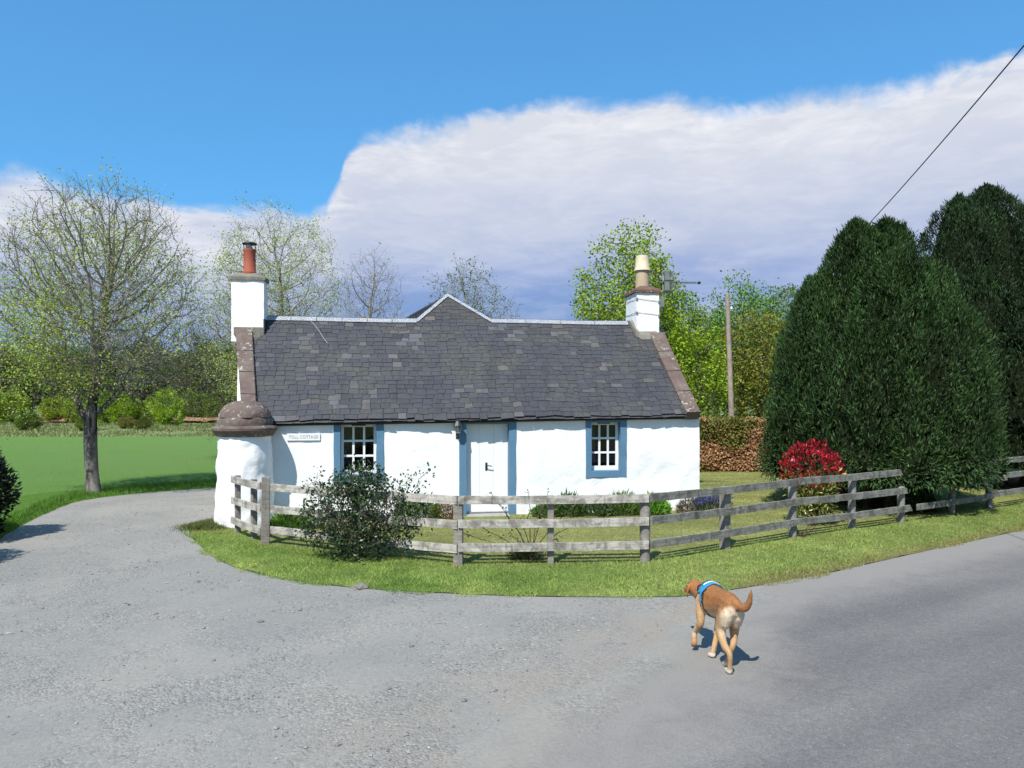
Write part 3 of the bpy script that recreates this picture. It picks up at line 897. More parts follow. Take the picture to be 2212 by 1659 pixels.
# rear wing roof, ridge running back and to the left
wdir = Vector((-math.sin(R(19)) , math.cos(R(19)), 0))
wdir = Matrix.Rotation(-YAW, 3, 'Z') @ wdir
Pk = roof(PEAK_S, PEAK_V, -0.02)
Rb = Pk + wdir * 4.2
Ll = roof(NIB[0][0], 1.0, -0.02); Lr = roof(NIB[1][0], 1.0, -0.02)
side = Vector((-wdir.y, wdir.x, 0))
m = MB()
L2 = Rb + side * 1.35 + Vector((0, 0, -1.0)); R2 = Rb - side * 1.35 + Vector((0, 0, -1.0))
L0 = Ll + Vector((-0.1, 0.15, -0.05))
V = [Pk, Rb, L2, L0, Lr + Vector((.1, .15, -.05)), R2]
vs = [m.bm.verts.new(p) for p in V]
m.bm.faces.new((vs[0], vs[1], vs[2], vs[3])); m.bm.faces.new((vs[1], vs[0], vs[4], vs[5]))
bmesh.ops.solidify(m.bm, geom=m.bm.faces[:], thickness=0.03)
wing = m.build('wing_roof', M['slate'], cot); set_tint(wing.data, (0.085, 0.09, 0.10))
# its slate courses on the left slope
Vs, Fs, Ts = [], [], []
nrmw = (Rb - Pk).cross(L0 - Pk).normalized()
if nrmw.z < 0: nrmw = -nrmw
for r_ in range(11):
    k0, k1 = r_ / 11, (r_ + 1.25) / 11
    x = random.uniform(0, 0.05)
    while x < 0.98:
        x1 = min(1.0, x + random.uniform(0.045, 0.075))
        def q(a, k, h): return Pk.lerp(L0, k).lerp(Rb.lerp(L2, k), a) + nrmw * h
        c = [q(x + .002, k1, .03), q(x1 - .002, k1, .03), q(x1 - .002, k0, .012), q(x + .002, k0, .012)]
        c += [p + nrmw * .009 for p in c]
        n0 = len(Vs); Vs += c; Ts += [np.array((0.085, 0.09, 0.10)) * random.uniform(.75, 1.3)] * 8
        Fs += [tuple(i + n0 for i in f) for f in BOXF]
        x = x1
o = link('slate_courses', mk('slate_courses', Vs, Fs, np.array(Ts), mat=M['slate']), wing); o['kind'] = 'stuff'

# chimneys ------------------------------------------------------------------
def stack(px0, px1, t0, depth, z0, z1, over, capmat, potfn, name):
    s0, s1 = S(px0, t0), S(px1, t0)
    m = MB(); m.box((s0, t0, z0), (s1, t0 + depth, z1))
    bmesh.ops.subdivide_edges(m.bm, edges=m.bm.edges[:], cuts=9, use_grid_fill=True)
    for v in m.bm.verts:
        v.co += Vector((mnoise.noise(v.co * 5) * .010, mnoise.noise(v.co * 5 + Vector((9, 0, 0))) * .010, 0))
    ch = m.build('chimney', M['white'], cot, smooth=True, angle=R(50))
    m = MB()
    o_ = over
    pr = [(-o_ * .6, 0), (o_, 0.0), (o_, 0.065), (o_ * .55, 0.085), (-0.13, 0.17), (-0.15, 0.172)]
    rings = []
    for off, dz in pr[1:]:
        rings.append([m.bm.verts.new((a, b, z1 + dz + 0.002)) for a, b in ((s0 - off, t0 - off), (s1 + off, t0 - off), (s1 + off, t0 + depth + off), (s0 - off, t0 + depth + off))])
    m.bm.faces.new(rings[0][::-1]); m.bm.faces.new(rings[-1])
    for r0, r1 in zip(rings, rings[1:]):
        for k in range(4): m.bm.faces.new((r0[k], r0[(k + 1) % 4], r1[(k + 1) % 4], r1[k]))
    bmesh.ops.subdivide_edges(m.bm, edges=m.bm.edges[:], cuts=5, use_grid_fill=True)
    for v in m.bm.verts: v.co += Vector((mnoise.noise(v.co * 7), mnoise.noise(v.co * 7 + Vector((4, 0, 0))), mnoise.noise(v.co * 6 + Vector((0, 7, 0))))) * 0.014
    m.build('chimney_cap', capmat, ch, smooth=True, angle=R(60))
    potfn(ch, (s0 + s1) / 2, t0 + depth / 2, z1 + 0.15)
    return ch, s0, s1
def pot_left(ch, s, t, z):
    p = MB().lathe([(0.142, 0), (0.145, 0.05), (0.130, 0.07), (0.122, 0.36), (0.127, 0.48), (0.135, 0.50), (0.135, 0.545), (0.116, 0.55), (0.11, 0.50)], 28, (s, t, z)).build('chimney_pot', M['terracotta'], ch, True, R(40))
    m = MB()
    m.lathe([(0.055, 0.46), (0.055, 0.68), (0.05, 0.68)], 14, (s - 0.02, t, z)); m.build('flue', M['steel'], p, True, R(40))
    m = MB(); m.lathe([(0.155, 0.655), (0.15, 0.675), (0.07, 0.70), (0.01, 0.71)], 24, (s, t, z))
    for a in range(4):
        ca, sa = math.cos(a * 1.57 + .5), math.sin(a * 1.57 + .5)
        m.tube([(s + ca * .12, t + sa * .12, z + .53), (s + ca * .13, t + sa * .13, z + .66)], 0.008, 5)
    m.build('cowl', M['black'], p, True, R(40))
def pot_right(ch, s, t, z):
    s += 0.0
    p = MB().lathe([(0.165, -0.02), (0.165, 0.02), (0.152, 0.36), (0.150, 0.44), (0.12, 0.44)], 28, (s, t, z)).build('chimney_pot', M['buff_clay'], ch, True, R(40))
    MB().lathe([(0.150, 0.415), (0.195, 0.42), (0.190, 0.45), (0.165, 0.50), (0.155, 0.70), (0.15, 0.77), (0.135, 0.775), (0.125, 0.70)], 28, (s, t, z)).build('pot_extension', M['cream_clay'], p, True, R(40))
chl, a0, a1 = stack(499.5, 570, 2.02, 0.44, 3.50, 4.80, 0.035, M['grey_stone'], pot_left, 'left')
MB().box((S(506, 2.0), 1.93, 3.62), (a1 + 0.02, 2.05, 3.80), 0.012).build('base_stone', M['grey_stone'], chl)
MB().box((sl_in(.82) + 0.01, 1.86, 3.56), (a1 - 0.03, 2.0, 3.618), 0.01).build('base_stone', M['grey_stone'], chl)
MB().box((a1 - 0.005, 1.99, 3.60), (a1 + 0.028, 2.44, 3.98)).build('lead_soaker', M['dark_board_shade'], chl)
chr_, b0, b1 = stack(1375.5, 1424, 2.05, 0.80, 3.45, 4.74, 0.04, M['brown_stone'], pot_right, 'right')
m = MB()
m.prism([roof(b0 - .02, .845, .02), roof(b0 + .06, .80, .02), roof(b1 - .15, .80, .02), roof(b1 - .05, .86, .02)], (0, 0, 0), (0, .05, .10))
m.prism([roof(b0 - .09, .95, .02), roof(b0 - .03, .83, .02), roof(b0 + .03, .83, .02), roof(b0 + .01, .97, .02)], (0, 0, 0), (0, .03, .13))
m.build('mortar_fillet', M['grey_stone'], chr_)
MB().box((b0 + .03, 2.0, 3.655), (b1 + 0.015, 2.06, 3.74), 0.012).build('base_stone', M['grey_stone'], chr_)
# strapping wires round the right stack
for zz in (4.60, 4.28):
    m = MB(); r_ = 0.012
    q = [(b0 - r_, 2.85, zz), (b0 - r_, 2.05 - r_, zz), (b1 + r_, 2.05 - r_, zz - 0.06), (b1 + r_, 2.85, zz)]
    m.tube(q, 0.005, 5); m.box((b0 - .02, 2.02, zz - .03), (b0 + .02, 2.05, zz + .02)); m.box((b1 - .03, 2.02, zz - .09), (b1 + .012, 2.05, zz - .04))
    m.build('strap', M['steel'], chr_)

# television aerial strapped to the right chimney: a thing of its own
An = at(1427, 610, 16.95)
aer = empty('tv_aerial', (An.x, An.y, An.z - 0.75), 0.10, 'grey television aerial with grid reflector on the right-hand chimney', 'aerial')
MB().tube([(0.06, 0, 0.05), (0.06, 0, 1.02)], 0.018, 8).build('mast', M['antenna'], aer, True)
MB().box((0.0, -0.03, 0.18), (0.09, 0.03, 0.42), 0.01).build('bracket', M['antenna'], aer)
m = MB(); m.tube([(-0.03, -0.03, 0.75), (0.86, -0.03, 0.75)], 0.014, 6)
for k in range(11):
    x = 0.30 + k * 0.05
    m.tube([(x, -0.13, 0.75), (x, 0.07, 0.75)], 0.005, 5)
    m.tube([(x, -0.03, 0.715), (x, -0.03, 0.785)], 0.006, 5)
m.build('boom', M['antenna'], aer)
m = MB()
for dz in (0.0, 1.0):
    z0 = 0.54 + dz * 0.235
    m.box((0.04, -0.20, z0), (0.14, -0.185, z0 + 0.20))
    for k in range(7): m.tube([(0.04 + k * .036, -0.19, z0), (0.06 + k * .036, 0.16, z0)], 0.009, 5); m.tube([(0.04 + k * .036, -0.19, z0 + .20), (0.06 + k * .036, 0.16, z0 + .20)], 0.009, 5)
    for k in range(7): m.tube([(0.04 + k * .036, -0.19, z0), (0.04 + k * .036, -0.19, z0 + 0.20)], 0.008, 5)
m.build('reflector', M['antenna'], aer)
MB().box((0.86, -0.06, 0.72), (0.93, 0.0, 0.78), 0.015).build('end_cap', M['black'], aer)

# windows --------------------------------------------------------------------
REC = 0.15
def window(wi):
    p0, p1, q0, q1, zb, zo, zt = wi
    o0, o1, i0, i1 = S(p0), S(p1), S(q0), S(q1)
    sm = (i0 + i1) / 2
    # sash
    m = MB(); t0, t1 = REC, REC + 0.05
    ft, fs, fb = 0.06, 0.055, 0.085
    m.box((i0 - .02, t0, zo - .02), (i0 + fs, t1, zt + .02)); m.box((i1 - fs, t0, zo - .02), (i1 + .02, t1, zt + .02))
    m.box((i0 + fs, t0 + .001, zo - .02), (i1 - fs, t1, zo + fb)); m.box((i0 + fs, t0 + .001, zt - ft), (i1 - fs, t1, zt + .02))
    gx0, gx1, gz0, gz1 = i0 + fs, i1 - fs, zo + fb, zt - ft
    bw = 0.040
    pw = (gx1 - gx0 - 2 * bw) / 3; ph = (gz1 - gz0 - 2 * bw) / 3
    for k in (1, 2):
        x = gx0 + k * pw + (k - 1) * bw
        m.box((x, t0 + .006, gz0), (x + bw, t1 - .004, gz1))
        z = gz0 + k * ph + (k - 1) * bw
        for c in range(3):
            xx = gx0 + c * (pw + bw)
            m.box((xx, t0 + .008, z), (xx + pw, t1 - .006, z + bw))
    win = m.build('window', M['gloss_white'], cot)
    for r_ in range(3):
        for c in range(3):
            x = gx0 + c * (pw + bw); z = gz0 + r_ * (ph + bw)
            MB().box((x, t0 + .022, z), (x + pw, t0 + .027, z + ph)).build('pane', M['glass'], win)
    for a, b in ((o0, i0), (i1, o1)):
        mm = MB(); mm.box((a, -0.014, zb), (b, REC + .04, ze(sm) + .03))
        bmesh.ops.subdivide_edges(mm.bm, edges=mm.bm.edges[:], cuts=5, use_grid_fill=True)
        for v in mm.bm.verts:
            k = mnoise.noise(v.co * 4.0) * .011
            v.co += Vector((k, k * .5, 0))
        mm.build('surround', M['blue'], win)
    MB().box((i0 + .001, -0.018, zb), (i1 - .001, REC + .04, zo), 0.008).build('sill', M['blue'], win)
    MB().box((i0 + .001, -0.012, zt), (i1 - .001, REC + .04, ze(sm) + .03)).build('lintel', M['blue'], win)
    MB().box((sm - .13, t0 - .012, zt - 0.035), (sm + .13, t0 - .001, zt - .015)).build('vent', M['black'], win)
    # net curtain hanging inside
    m = MB()
    for (a, b) in ((i0 + .03, i0 + .20), (i1 - .12, i1 - .02)):
        n = 14; top = []; bot = []
        for k in range(n + 1):
            x = a + (b - a) * k / n; y = 0.42 + 0.02 * math.sin(k * 1.9)
            top.append(m.bm.verts.new((x, y, zt))); bot.append(m.bm.verts.new((x + .02 * math.sin(k), y + .01, zo - .1)))
        for k in range(n): m.bm.faces.new((top[k], top[k + 1], bot[k + 1], bot[k]))
    m.build('curtain', M['curtain'], win, True)
    return win
for wi in WIN: window(wi)

# door -------------------------------------------------------------------------
o0, o1, i0, i1, zt = S(DOOR[0]), S(DOOR[1]), S(DOOR[2]), S(DOOR[3]), DOOR[4]
dr = MB().box((i0 - .01, REC + .03, 0.0), (i1 + .01, REC + .06, zt + .01)).build('door', M['door_white'], cot)
npl = 3; pwid = (i1 - i0) / npl
for k in range(npl):
    MB().box((i0 + k * pwid + .0012, REC, 0.045), (i0 + (k + 1) * pwid - .0012, REC + .028, zt - .012), 0.0025).build('plank', M['door_white'], dr)
for a, b in ((o0, i0), (i1, o1)):
    mm = MB(); mm.box((a, -0.014, -.05), (b, REC + .05, ze(0) + .03))
    bmesh.ops.subdivide_edges(mm.bm, edges=mm.bm.edges[:], cuts=7, use_grid_fill=True)
    for v in mm.bm.verts:
        k = mnoise.noise(v.co * 4.0) * .010
        v.co += Vector((k, k * .5, 0))
    mm.build('door_jamb', M['blue'], dr)
MB().box((i0 + .001, -0.012, zt), (i1 - .001, REC + .05, ze(0) + .03)).build('lintel', M['blue'], dr)
hs_ = S(1052.5)
hd = MB().box((hs_ - .022, REC - .009, 0.865), (hs_ + .022, REC - .001, 1.025), 0.004).build('door_handle', M['black'], dr)
MB().tube([(hs_, REC - .005, .965), (hs_, REC - .055, .965), (hs_ + .03, REC - .062, .967), (hs_ + .11, REC - .06, .955)], [.011, .010, .010, .008], 8).build('lever', M['black'], hd, True)
MB().box((i0 - .0, -0.20, -.1), (i1 + 0.0, REC + .02, 0.028), 0.01).build('doorstep', M['concrete'], dr)
MB().box((i0 + .002, REC - .035, 0.032), (i1 - .002, REC + .0, 0.062), 0.006).build('weather_bar', M['steel'], dr)

# loose cable on the roof
pts_ = []
for k in range(15):
    q = k / 14
    pxx = 668 + 44 * q + 3 * math.sin(q * 5); vv = 1.0 - 0.27 * q ** 0.8
    pts_.append(roof(S(pxx, T_E + (T_R - T_E) * vv), vv, 0.035))
MB().tube(pts_, 0.007, 5).build('cable', M['cable'], cot, True)

# name plate on the wall --------------------------------------------------------
def wallpt(px, py, out=0.0):
    return Vector((HX, HYD, 0)) + Vector((C9 * S(px) + S9 * out, S9 * S(px) - C9 * out, Zh(px, py)))
c0, c1 = wallpt(620, 952, .012), wallpt(692, 936, .012)
wdt = (Vector((c1.x, c1.y, 0)) - Vector((c0.x, c0.y, 0))).length; hgt = c1.z - c0.z
sg = empty('name_sign', c0, YAW, "long narrow white nameplate lettered 'TOLL COTTAGE' on the wall beside the round pillar", 'sign')
MB().box((0, -.016, 0), (wdt, .012, hgt), 0.004).build('plate', M['gloss_white'], sg)
fc_ = bpy.data.curves.new('lettering', 'FONT'); fc_.body = '\u00b7TOLL COTTAGE\u00b7'; fc_.size = 0.088; fc_.extrude = 0.002; fc_.align_x = 'CENTER'; fc_.align_y = 'CENTER'; fc_.space_character = 1.12
tmp = bpy.data.objects.new('tmp', fc_); COL.objects.link(tmp)
dg = bpy.context.evaluated_depsgraph_get()
me = bpy.data.meshes.new_from_object(tmp.evaluated_get(dg)); bpy.data.objects.remove(tmp)
co = np.array([v.co for v in me.vertices]); wtxt = co[:, 0].max() - co[:, 0].min()
o = link('lettering', me, sg); me.materials.clear(); me.materials.append(M['sign_ink'])
o.location = (wdt / 2, -.0185, hgt / 2); o.rotation_euler = (R(90), 0, 0)
k = min(1.0, wdt * .93 / wtxt); o.scale = (k, 1, 1)

# lantern beside the door --------------------------------------------------------
lp = wallpt(988, 925, 0.0)
ln = empty('wall_lantern', (lp.x, lp.y, lp.z - 0.16), YAW, 'small dark coach lantern on the wall left of the white door', 'lantern')
yo = -0.13
m = MB(); m.tube([(0, 0.01, .02), (0, -.05, .0), (0, yo * .8, .03), (0, yo, .07)], [.018, .013, .012, .012], 8); m.box((-.03, -.012, -.05), (.03, .012, .08), .006); m.build('bracket', M['lamp_iron'], ln)
def frus(z0, r0, z1, r1):
    return [(a * r0, yo + b * r0, z0) for a, b in ((-1, -1), (1, -1), (1, 1), (-1, 1))], [(a * r1, yo + b * r1, z1) for a, b in ((-1, -1), (1, -1), (1, 1), (-1, 1))]
bl, bh = frus(.075, .036, .215, .066)
m = MB()
for k in range(4):
    m.tube([bl[k], bh[k]], .006, 5); m.tube([bl[k], bl[(k + 1) % 4]], .006, 5); m.tube([bh[k], bh[(k + 1) % 4]], .006, 5)
m.build('lamp_frame', M['steel'], ln)
for k in range(4):
    m = MB(); m.bm.faces.new([m.bm.verts.new(Vector(p)) for p in (bl[k], bl[(k + 1) % 4], bh[(k + 1) % 4], bh[k])])
    bmesh.ops.solidify(m.bm, geom=m.bm.faces[:], thickness=.002)
    m.build('lamp_pane', M['glass'], ln)
m = MB(); m.lathe([(.10, .215), (.095, .225), (.045, .30), (.03, .305), (.028, .33), (.012, .34), (.016, .36), (.004, .40)], 8, (0, yo, 0)); m.build('lamp_roof', M['lamp_iron'], ln)
MB().lathe([(.014, .09), (.02, .12), (.02, .16), (.008, .18)], 10, (0, yo, 0)).build('bulb', M['gloss_white'], ln, True)

# round pillar ---------------------------------------------------------------------
pc = Vector((HX, HYD, 0)) + Vector((C9 * S(536) + S9 * 0.29, S9 * S(536) - C9 * 0.29, 0))
pil = empty('round_pillar', pc, 0.3, 'squat round white pillar with domed red sandstone cap at the cottage corner', 'pillar')
prof = [(0.585, -0.15), (0.57, 0.08), (0.555, 0.3), (0.545, 0.55), (0.53, 0.8), (0.525, 1.0), (0.515, 1.2), (0.50, 1.4), (0.495, 1.55), (0.50, 1.62)]
pp = []
for (r0, z0), (r1, z1) in zip(prof, prof[1:]):
    for k in range(4): pp.append((r0 + (r1 - r0) * k / 4, z0 + (z1 - z0) * k / 4))
pp.append(prof[-1])
pp = [(r_ * .92, z_) for r_, z_ in pp]
m = MB(); m.lathe(pp, 72)
for v in m.bm.verts:
    a = Vector((v.co.x, v.co.y, 0)).normalized()
    v.co += a * (0.028 * fbm(v.co, 2.2, 3) + 0.020 * fbm(v.co + Vector((4, 4, 4)), 6.0, 3))
m.build('pillar_body', M['white'], pil, True, R(70))
m = MB(); m.lathe([(r_ * .91, z_) for r_, z_ in [(0.50, 1.60), (0.545, 1.612), (0.575, 1.65), (0.60, 1.69), (0.628, 1.715), (0.632, 1.755), (0.60, 1.785), (0.50, 1.80), (0.40, 1.80)]], 64, jit=(0.022, 4.0))
m.build('cornice', M['red_stone'], pil, True, R(35))
m = MB(); m.lathe([(r_ * .985, z_) for r_, z_ in [(0.475, 1.785), (0.482, 1.84), (0.475, 1.90), (0.455, 1.945), (0.44, 1.955), (0.43, 1.955)]], 64, jit=(0.030, 4.5)); m.build('dome_drum', M['red_stone'], pil, True, R(50))
m = MB(); m.lathe([(r_ * 1.01, z_) for r_, z_ in [(0.448, 1.945), (0.44, 1.995), (0.41, 2.075), (0.355, 2.145), (0.275, 2.20), (0.18, 2.235), (0.08, 2.25), (0.01, 2.252)]], 64, jit=(0.030, 5.0)); m.build('dome', M['red_stone'], pil, True, R(50))

# ================================================================== FENCES
def post(parent, p, h, size, shape='square', mat='post', lean=(0, 0), rz=0.0):
    m = MB()
    if shape == 'square':
        m.box((-size / 2, -size / 2, -0.3), (size / 2, size / 2, h), 0.006)
    else:
        n = 14
        rings = []
        for z in (-0.3, h * .33, h * .66, h - .012, h):
            rr = size / 2 * (0.9 if z == h else 1)
            rings.append([m.bm.verts.new((math.cos(2 * math.pi * k / n) * rr, math.sin(2 * math.pi * k / n) * rr, z)) for k in range(n)])
        for r0, r1 in zip(rings, rings[1:]):
            for k in range(n): m.bm.faces.new((r0[k], r0[(k + 1) % n], r1[(k + 1) % n], r1[k]))
        m.bm.faces.new(rings[-1]); m.bm.faces.new(rings[0][::-1])
    o = m.build('post', M[mat], parent, shape != 'square', R(40))
    o.location = Vector(p) - parent.location; o.rotation_euler = (lean[0], lean[1], rz)
    return o

def rail(parent, a, b, za, zb, h=0.112, th=0.032, mat='rail', cut=0.0, seed=0):
    """board from a to b (xy), centre heights za, zb; slightly bowed and chipped"""
    a = Vector((a[0], a[1], za)); b = Vector((b[0], b[1], zb))
    L = (b - a).length; d = (b - a).normalized(); nrm = Vector((d.y, -d.x, 0)).normalized(); up = Vector((0, 0, 1))
    n = max(4, int(L / 0.12)); m = MB(); rows = []
    for k in range(n + 1):
        q = k / n; sag = -0.010 * math.sin(math.pi * q) + 0.006 * mnoise.noise(Vector((q * 4 * L, seed, 1)))
        ht = h / 2 + 0.004 * mnoise.noise(Vector((q * 9 * L, seed, 7))); hb = h / 2 + 0.004 * mnoise.noise(Vector((q * 9 * L, seed, 17)))
        x = q * L
        row = []
        for zz, yy in ((-hb, 0), (ht, 0), (ht, -th), (-hb, -th)):
            xx = x
            if k == n and cut: xx += cut * (-zz / h - .5) if cut > 0 else 0
            row.append(m.bm.verts.new(Vector((xx, yy, zz + sag))))
        rows.append(row)
    for r0, r1 in zip(rows, rows[1:]):
        for k in range(4): m.bm.faces.new((r0[k], r0[(k + 1) % 4], r1[(k + 1) % 4], r1[k]))
    m.bm.faces.new(rows[0][::-1]); m.bm.faces.new(rows[-1])
    es = [e for e in m.bm.edges if abs((e.verts[0].co - e.verts[1].co).normalized().x) > .9 and len(e.link_faces) == 2 and e.calc_face_angle() > .8]
    bmesh.ops.bevel(m.bm, geom=es, offset=0.004, segments=1, affect='EDGES')
    o = m.build('rail', M[mat], parent)
    # rail frame: x along, -y towards the road side
    Mx = Matrix((( d.x, -nrm.x, 0, 0), (d.y, -nrm.y, 0, 0), (d.z, 0, 1, 0), (0, 0, 0, 1)))
    o.matrix_local = Matrix.Translation(a - Vector(parent.location)) @ Mx
    return o

FP = {'l1': (-4.62, 12.50), 'l2': (-4.20, 12.08), 'c': (-3.84, 11.55), 'm': (-2.29, 10.93), 'p1': (-0.73, 10.1), 'p2': (0.53, 10.185), 'p3': (1.84, 10.27), 'p4': (3.22, 11.22), 'p5': (4.58, 12.12), 'p6': (5.92, 12.94), 'p7': (7.14, 13.62)}
fe = empty('wooden_fence', (1.5, 10.6, 0), 0, 'weathered three-rail wooden fence curving round the cottage garden', 'fence')
def pt(k): return (*FP[k], 0)
post(fe, pt('l1'), 0.99, 0.085, mat='post', rz=0.6); post(fe, pt('l2'), 0.97, 0.085, mat='post', rz=0.7)
post(fe, pt('c'), 1.06, 0.125, mat='post', rz=0.3, lean=(0, 0.01)); post(fe, pt('m'), 0.95, 0.10, rz=-0.4)
post(fe, pt('p1'), 0.945, 0.125, rz=-0.05, lean=(0.01, 0)); post(fe, pt('p2'), 0.945, 0.085, rz=0.02); post(fe, pt('p3'), 0.95, 0.145, 'round', rz=0.2)
post(fe, pt('p4'), 0.95, 0.12, rz=0.55); post(fe, pt('p5'), 0.95, 0.14, 'round'); post(fe, pt('p6'), 0.955, 0.13, 'round', lean=(0.01, .01)); post(fe, pt('p7'), 0.67, 0.13, 'round')
def off(k, d):   # shift towards the road by half the post
    return (FP[k][0] + d[0], FP[k][1] + d[1])
ZR = (0.905, 0.585, 0.265)
def run(k0, k1, o0, o1, zs0, zs1, ext0=0.0, ext1=0.0, mat='rail', cut=0.0):
    for j in range(3):
        if zs0[j] is None: continue
        a = Vector(off(k0, o0)); b = Vector(off(k1, o1)); d = (b - a).normalized()
        e1 = ext1[j] if hasattr(ext1, '__len__') else ext1
        rail(fe, a - d * ext0, b + d * e1, zs0[j], zs1[j], mat=mat, cut=cut, seed=hash(k0) % 50 + j * 3.3)
sl_ = (-.045, -.045)
ZL = (0.93, 0.58, 0.24)
run('l1', 'c', (-.05, -.04), (-.055, .02), ZL, (0.90, 0.555, 0.195), 0.06, -0.01)
run('c', 'p1', (.06, .02), (0, -.064), (0.90, 0.565, 0.24), (0.905, 0.575, 0.25), 0.0, -0.002)
run('p1', 'p3', (0.002, -.064), (0.0, -.075), (0.905, 0.583, 0.262), (0.915, 0.60, 0.275), 0.0, 0.035)
run('p3', 'p5', (.06, -.062), (.04, -.065), (0.915, 0.60, 0.275), (0.935, 0.605, 0.275), 0.0, 0.0, 'rail_painted_shade')
run('p5', 'p7', (.05, -.055), (.035, -.06), (0.935, 0.605, 0.275), (0.955, 0.61, 0.28), 0.0, (-0.10, 0.06, 0.20), 'rail_painted_shade', cut=0.08)

fe2 = empty('wooden_fence', (9.8, 15.3, 0), 0, 'short mossy fence, shade painted into its rails, at the far right below the tall cypress', 'fence')
r1, r2, r3 = Vector((8.62, 14.55)), Vector((9.82, 15.28)), Vector((12.2, 16.75))
post(fe2, (*r1, 0), 0.66, 0.11, 'round', lean=(0, .03)); post(fe2, (*r2, 0), 1.0, 0.13, 'round'); post(fe2, (*r3, 0), 1.0, 0.13, 'round')
d = (r3 - r2).normalized(); nn = Vector((d.y, -d.x)) * 0.07
rail(fe2, r1 + nn - d * 1.35, r2 + nn + d * .02, .27, .33, mat='rail_painted_shade', seed=3); rail(fe2, r2 + nn + d * .03, r3 + nn + d * 1.5, .33, .40, mat='rail_painted_shade', seed=4)
rail(fe2, r1 + nn - d * .30, r2 + nn + d * .55, .60, .69, mat='rail_painted_shade', seed=5, cut=.06); rail(fe2, r2 + nn + d * .60, r3 + nn + d * 1.5, .69, .76, mat='rail_painted_shade', seed=6)
rail(fe2, r2 + nn - d * .22, r2 + nn + d * .36, .98, 1.0, mat='rail_painted_shade', seed=7, cut=.06)
rail(fe2, r2 + nn + d * .45, r3 + nn + d * 1.5, 1.0, 1.06, mat='rail_painted_shade', seed=8)

# ================================================================== POLE AND WIRE
pl = at(1571, 635, 25.5)
pole = empty('utility_pole', (pl.x, pl.y, 0), 0, 'plain wooden telegraph pole standing behind the brown beech hedge', 'pole')
MB().tube([(0.22, 0, -.5), (0.12, 0, 2.5), (0, 0, pl.z)], [.105, .092, .074], 14).build('shaft', M['pole'], pole, True, R(50))
m = MB(); m.lathe([(.03, 0), (.045, .03), (.03, .06), (.045, .09), (.02, .11)], 12, (.13, -.05, pl.z - .55)); m.build('insulator', M['gloss_white'], pole, True)
MB().tube([(0.0, 0, pl.z - .6), (.13, -.05, pl.z - .56)], .012, 6).build('insulator_arm', M['steel'], pole)
pa, pb = at(1760, 603, 24.0), at(2560, -320, 6.5)
wp = []
for k in range(41):
    q = k / 40; p = pa.lerp(pb, q); p.z -= 0.55 * 4 * q * (1 - q) * 0.32; wp.append(p)
p2 = empty('utility_pole', (pa.x, pa.y, 0), 0, 'wooden telegraph pole hidden behind the nearer cypress, carrying the wire', 'pole')
MB().tube([(0, 0, -.5), (0, 0, pa.z + .1)], [.14, .10], 12).build('shaft', M['pole'], p2, True, R(50))
tag(MB().tube(wp, 0.010, 6).build('overhead_wire', M['wire'], None, True), 'single dark overhead wire rising to the upper right above the cypresses', 'wire')

# ================================================================== VEGETATION
def unit(v): return v / (np.linalg.norm(v, axis=1, keepdims=True) + 1e-9)

def leaves(P, Dr, L, W, tint, normal=None, quad=True):
    """diamond leaves: base P, direction Dr, length L, width W"""
    n = len(P); Dr = unit(Dr)
    r = rng.normal(size=(n, 3)) if normal is None else normal + rng.normal(size=(n, 3)) * 0.35
    sd_ = unit(np.cross(Dr, r)); nn = np.cross(sd_, Dr)
    L = np.broadcast_to(np.asarray(L, float), (n,))[:, None]; W = np.broadcast_to(np.asarray(W, float), (n,))[:, None]
    mid = P + Dr * L * 0.5 + nn * L * 0.08
    V = np.stack([P, mid + sd_ * W / 2, P + Dr * L, mid - sd_ * W / 2], 1).reshape(-1, 3)
    F = np.arange(n * 4).reshape(-1, 4)
    T = np.repeat(np.asarray(tint, float).reshape(-1, 3) if np.ndim(tint) > 1 else np.tile(tint, (n, 1)), 4, 0)
    return V, F, T

def vary(base, n, amt=0.25, hue=0.08):
    b = np.tile(np.asarray(base, float), (n, 1))
    return np.clip(b * (1 + rng.normal(size=(n, 1)) * amt) * (1 + rng.normal(size=(n, 3)) * hue), 0.004, 0.9)

def tubes(pos, par, rad, main):
    """branch skeleton -> frusta"""
    Vs, Fs = [], []; nV = 0
    pos = np.asarray(pos); par = np.asarray(par); rad = np.asarray(rad)
    for cls in range(2):
        seg = 8 if cls == 0 else 3
        idx = [i for i in range(len(pos)) if par[i] >= 0 and ((rad[i] >= .022) if cls == 0 else (rad[i] < .022))]
        if not idx: continue
        idx = np.array(idx); a = pos[par[idx]]; b = pos[idx]
        d = unit(b - a)
        gp_ = par[par[idx]]
        pd = np.where((gp_ >= 0)[:, None], unit(a - pos[np.maximum(gp_, 0)]), d)
        ism = main[idx]
        d0 = np.where(ism[:, None], unit(pd + d), d)
        r0 = np.where(ism, rad[par[idx]], np.minimum(rad[par[idx]], rad[idx] * 1.15)); r1 = rad[idx]
        ref = np.tile(np.array((0.31, 0.77, 0.05)), (len(idx), 1))
        ang = np.arange(seg) * 2 * math.pi / seg
        def ring(c, dd, rr):
            u = unit(np.cross(dd, ref)); v = np.cross(dd, u)
            return c[:, None] + (u[:, None] * np.cos(ang)[None, :, None] + v[:, None] * np.sin(ang)[None, :, None]) * rr[:, None, None]
        V = np.concatenate([ring(a, d0, r0), ring(b, d, r1)], 1).reshape(-1, 3)
        base = nV + np.arange(len(idx))[:, None, None] * (2 * seg)
        k = np.arange(seg); q = np.stack([k, (k + 1) % seg, (k + 1) % seg + seg, k + seg], 1)[None]
        Fs.append((base + q).reshape(-1, 4)); Vs.append(V); nV += len(V)
    return np.concatenate(Vs), np.concatenate(Fs)

